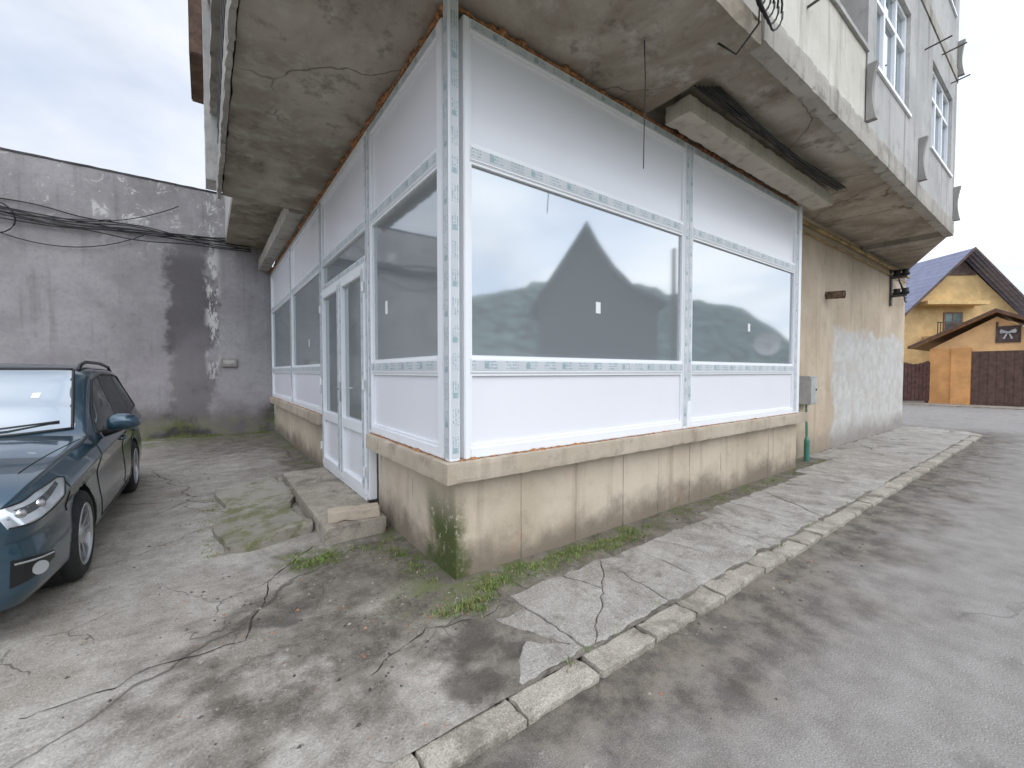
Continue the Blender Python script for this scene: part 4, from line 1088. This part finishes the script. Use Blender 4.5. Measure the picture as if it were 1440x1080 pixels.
for c, d, e, f in ((-.02, .05, 2.80, 3.72), (.62, .69, 2.80, 3.52), (.05, .62, 2.80, 2.87), (.05, .62, 3.45, 3.52)): box(bm, ID, c, d, -.05, -.003, e, f)
o = build('window', bm, DWOOD, g); bm = bmesh.new(); box(bm, ID, .0, .66, -.03, -.002, 2.84, 3.48); build('shutter', bm, simple('shutter_brown', (.12, .08, .068), .6, var=.2), o)
bm = bmesh.new()
for sg in (-1, 1):
    prism(bm, ID, [(.335, 3.24), (.335+sg*.06, 3.30), (.335+sg*.20, 3.38), (.335+sg*.24, 3.30), (.335+sg*.22, 3.20), (.335+sg*.06, 3.21)], -.08, -.055)
    prism(bm, ID, [(.335, 3.22), (.335+sg*.05, 3.20), (.335+sg*.15, 2.98), (.335+sg*.09, 2.94), (.335+sg*.02, 3.16)], -.075, -.056)
bmesh.ops.create_icosphere(bm, subdivisions=1, radius=.05, matrix=Matrix.Translation((.335, -.08, 3.23)))
build('ribbon_bow', bm, simple('pale_ribbon', (.50, .50, .51), .6), o)
bm = bmesh.new(); box(bm, ID, -3.3, 3.3, -1.6, -.05, .0, .05); build('threshold', bm, STEP, g)
f_ = thing('board_fence', 'dark brown vertical board fence beside the orange garage', 'fence', (25.5, 2.6, -.05), CR)
bm = bmesh.new()
for k in range(22): box(bm, ID, -2.6+.18*k, -2.445+.18*k, -.02, .01, .15, 1.95+.05*math.sin(k))
build('boards', bm, simple('fence_brown', (.10, .05, .045), .7, var=.3), f_)
for z in (.5, 1.6):
    bm = bmesh.new(); box(bm, ID, -2.6, 1.35, .011, .06, z, z+.09); build('rail', bm, DWOOD, f_)
for x in (-2.6, -.6, 1.35):
    bm = bmesh.new(); box(bm, ID, x-.06, x+.06, .061, .18, 0, 2.05); build('post', bm, DWOOD, f_)
# house across the road (seen mirrored in the shop glass)
h = thing('dark_house', 'dark plain gabled house across the road, mirrored in the shop window', 'house', (14.0, -12.3, -.1), R(45))
DW = simple('dark_render', (.12, .125, .13), .8, var=.2); DR = simple('slate', (.09, .094, .10), .6, var=.2)
bm = bmesh.new(); prism(bm, ID, [(-2.0, 0), (2.8, 0), (2.8, 4.3), (1.8, 4.8), (1.05, 5.6), (.45, 6.5), (0, 7.3), (-2.0, 4.4)], -4, 4); build('wall', bm, DW, h)
bm = bmesh.new(); prism(bm, ID, [(0, 7.6), (-2.3, 4.15), (-2.3, 3.95), (0, 7.36)], -4.3, 4.3)
prism(bm, ID, [(0, 7.6), (.5, 6.7), (1.1, 5.75), (1.85, 4.95), (3.1, 4.3), (3.1, 4.15), (1.8, 4.75), (1.05, 5.56), (.45, 6.48), (0, 7.36)], -4.31, 4.31); build('roof', bm, DR, h)
bm = bmesh.new(); tube(bm, [(17.5, -9.6, -.2), (17.5, -9.6, 4), (17.5, -9.6, 7.6)], [.14, .12, .10], 10)
tag(build('utility_pole', bm, simple('pole_wood', (.16, .14, .12), .85, var=.3)), 'grey timber utility pole across the road, mirrored in the far street window', 'pole')
d_ = thing('satellite_dish', 'pale round satellite dish on a pole across the road, mirrored in the far street window', 'dish', (25.0, -8.4, -.1), R(62))
bm = bmesh.new(); rings = []
for k in range(7):
    rr_ = .66*k/6+.004; rings.append([bm.verts.new((rr_*math.cos(t*math.pi/12), .22-.22*(1-(k/6)**2), 3.2+rr_*math.sin(t*math.pi/12))) for t in range(24)])
for A, Bq in zip(rings, rings[1:]):
    for t in range(24): bm.faces.new((A[t], A[(t+1) % 24], Bq[(t+1) % 24], Bq[t]))
build('reflector', bm, simple('dish_grey', (.80, .80, .80), .5), d_, True)
bm = bmesh.new(); tube(bm, [(0, -.06, 0), (0, -.06, 3.2)], .05); build('pole', bm, DARKMETAL, d_)
bm = bmesh.new(); tube(bm, [(0, .1, 2.62), (0, .75, 3.1)], .02); tube(bm, [(0, .75, 3.08), (0, .68, 3.2)], .05); build('feed_arm', bm, DARKMETAL, d_)
print('FACES', sum(len(o.data.polygons) for o in bpy.data.objects if o.type == 'MESH'))
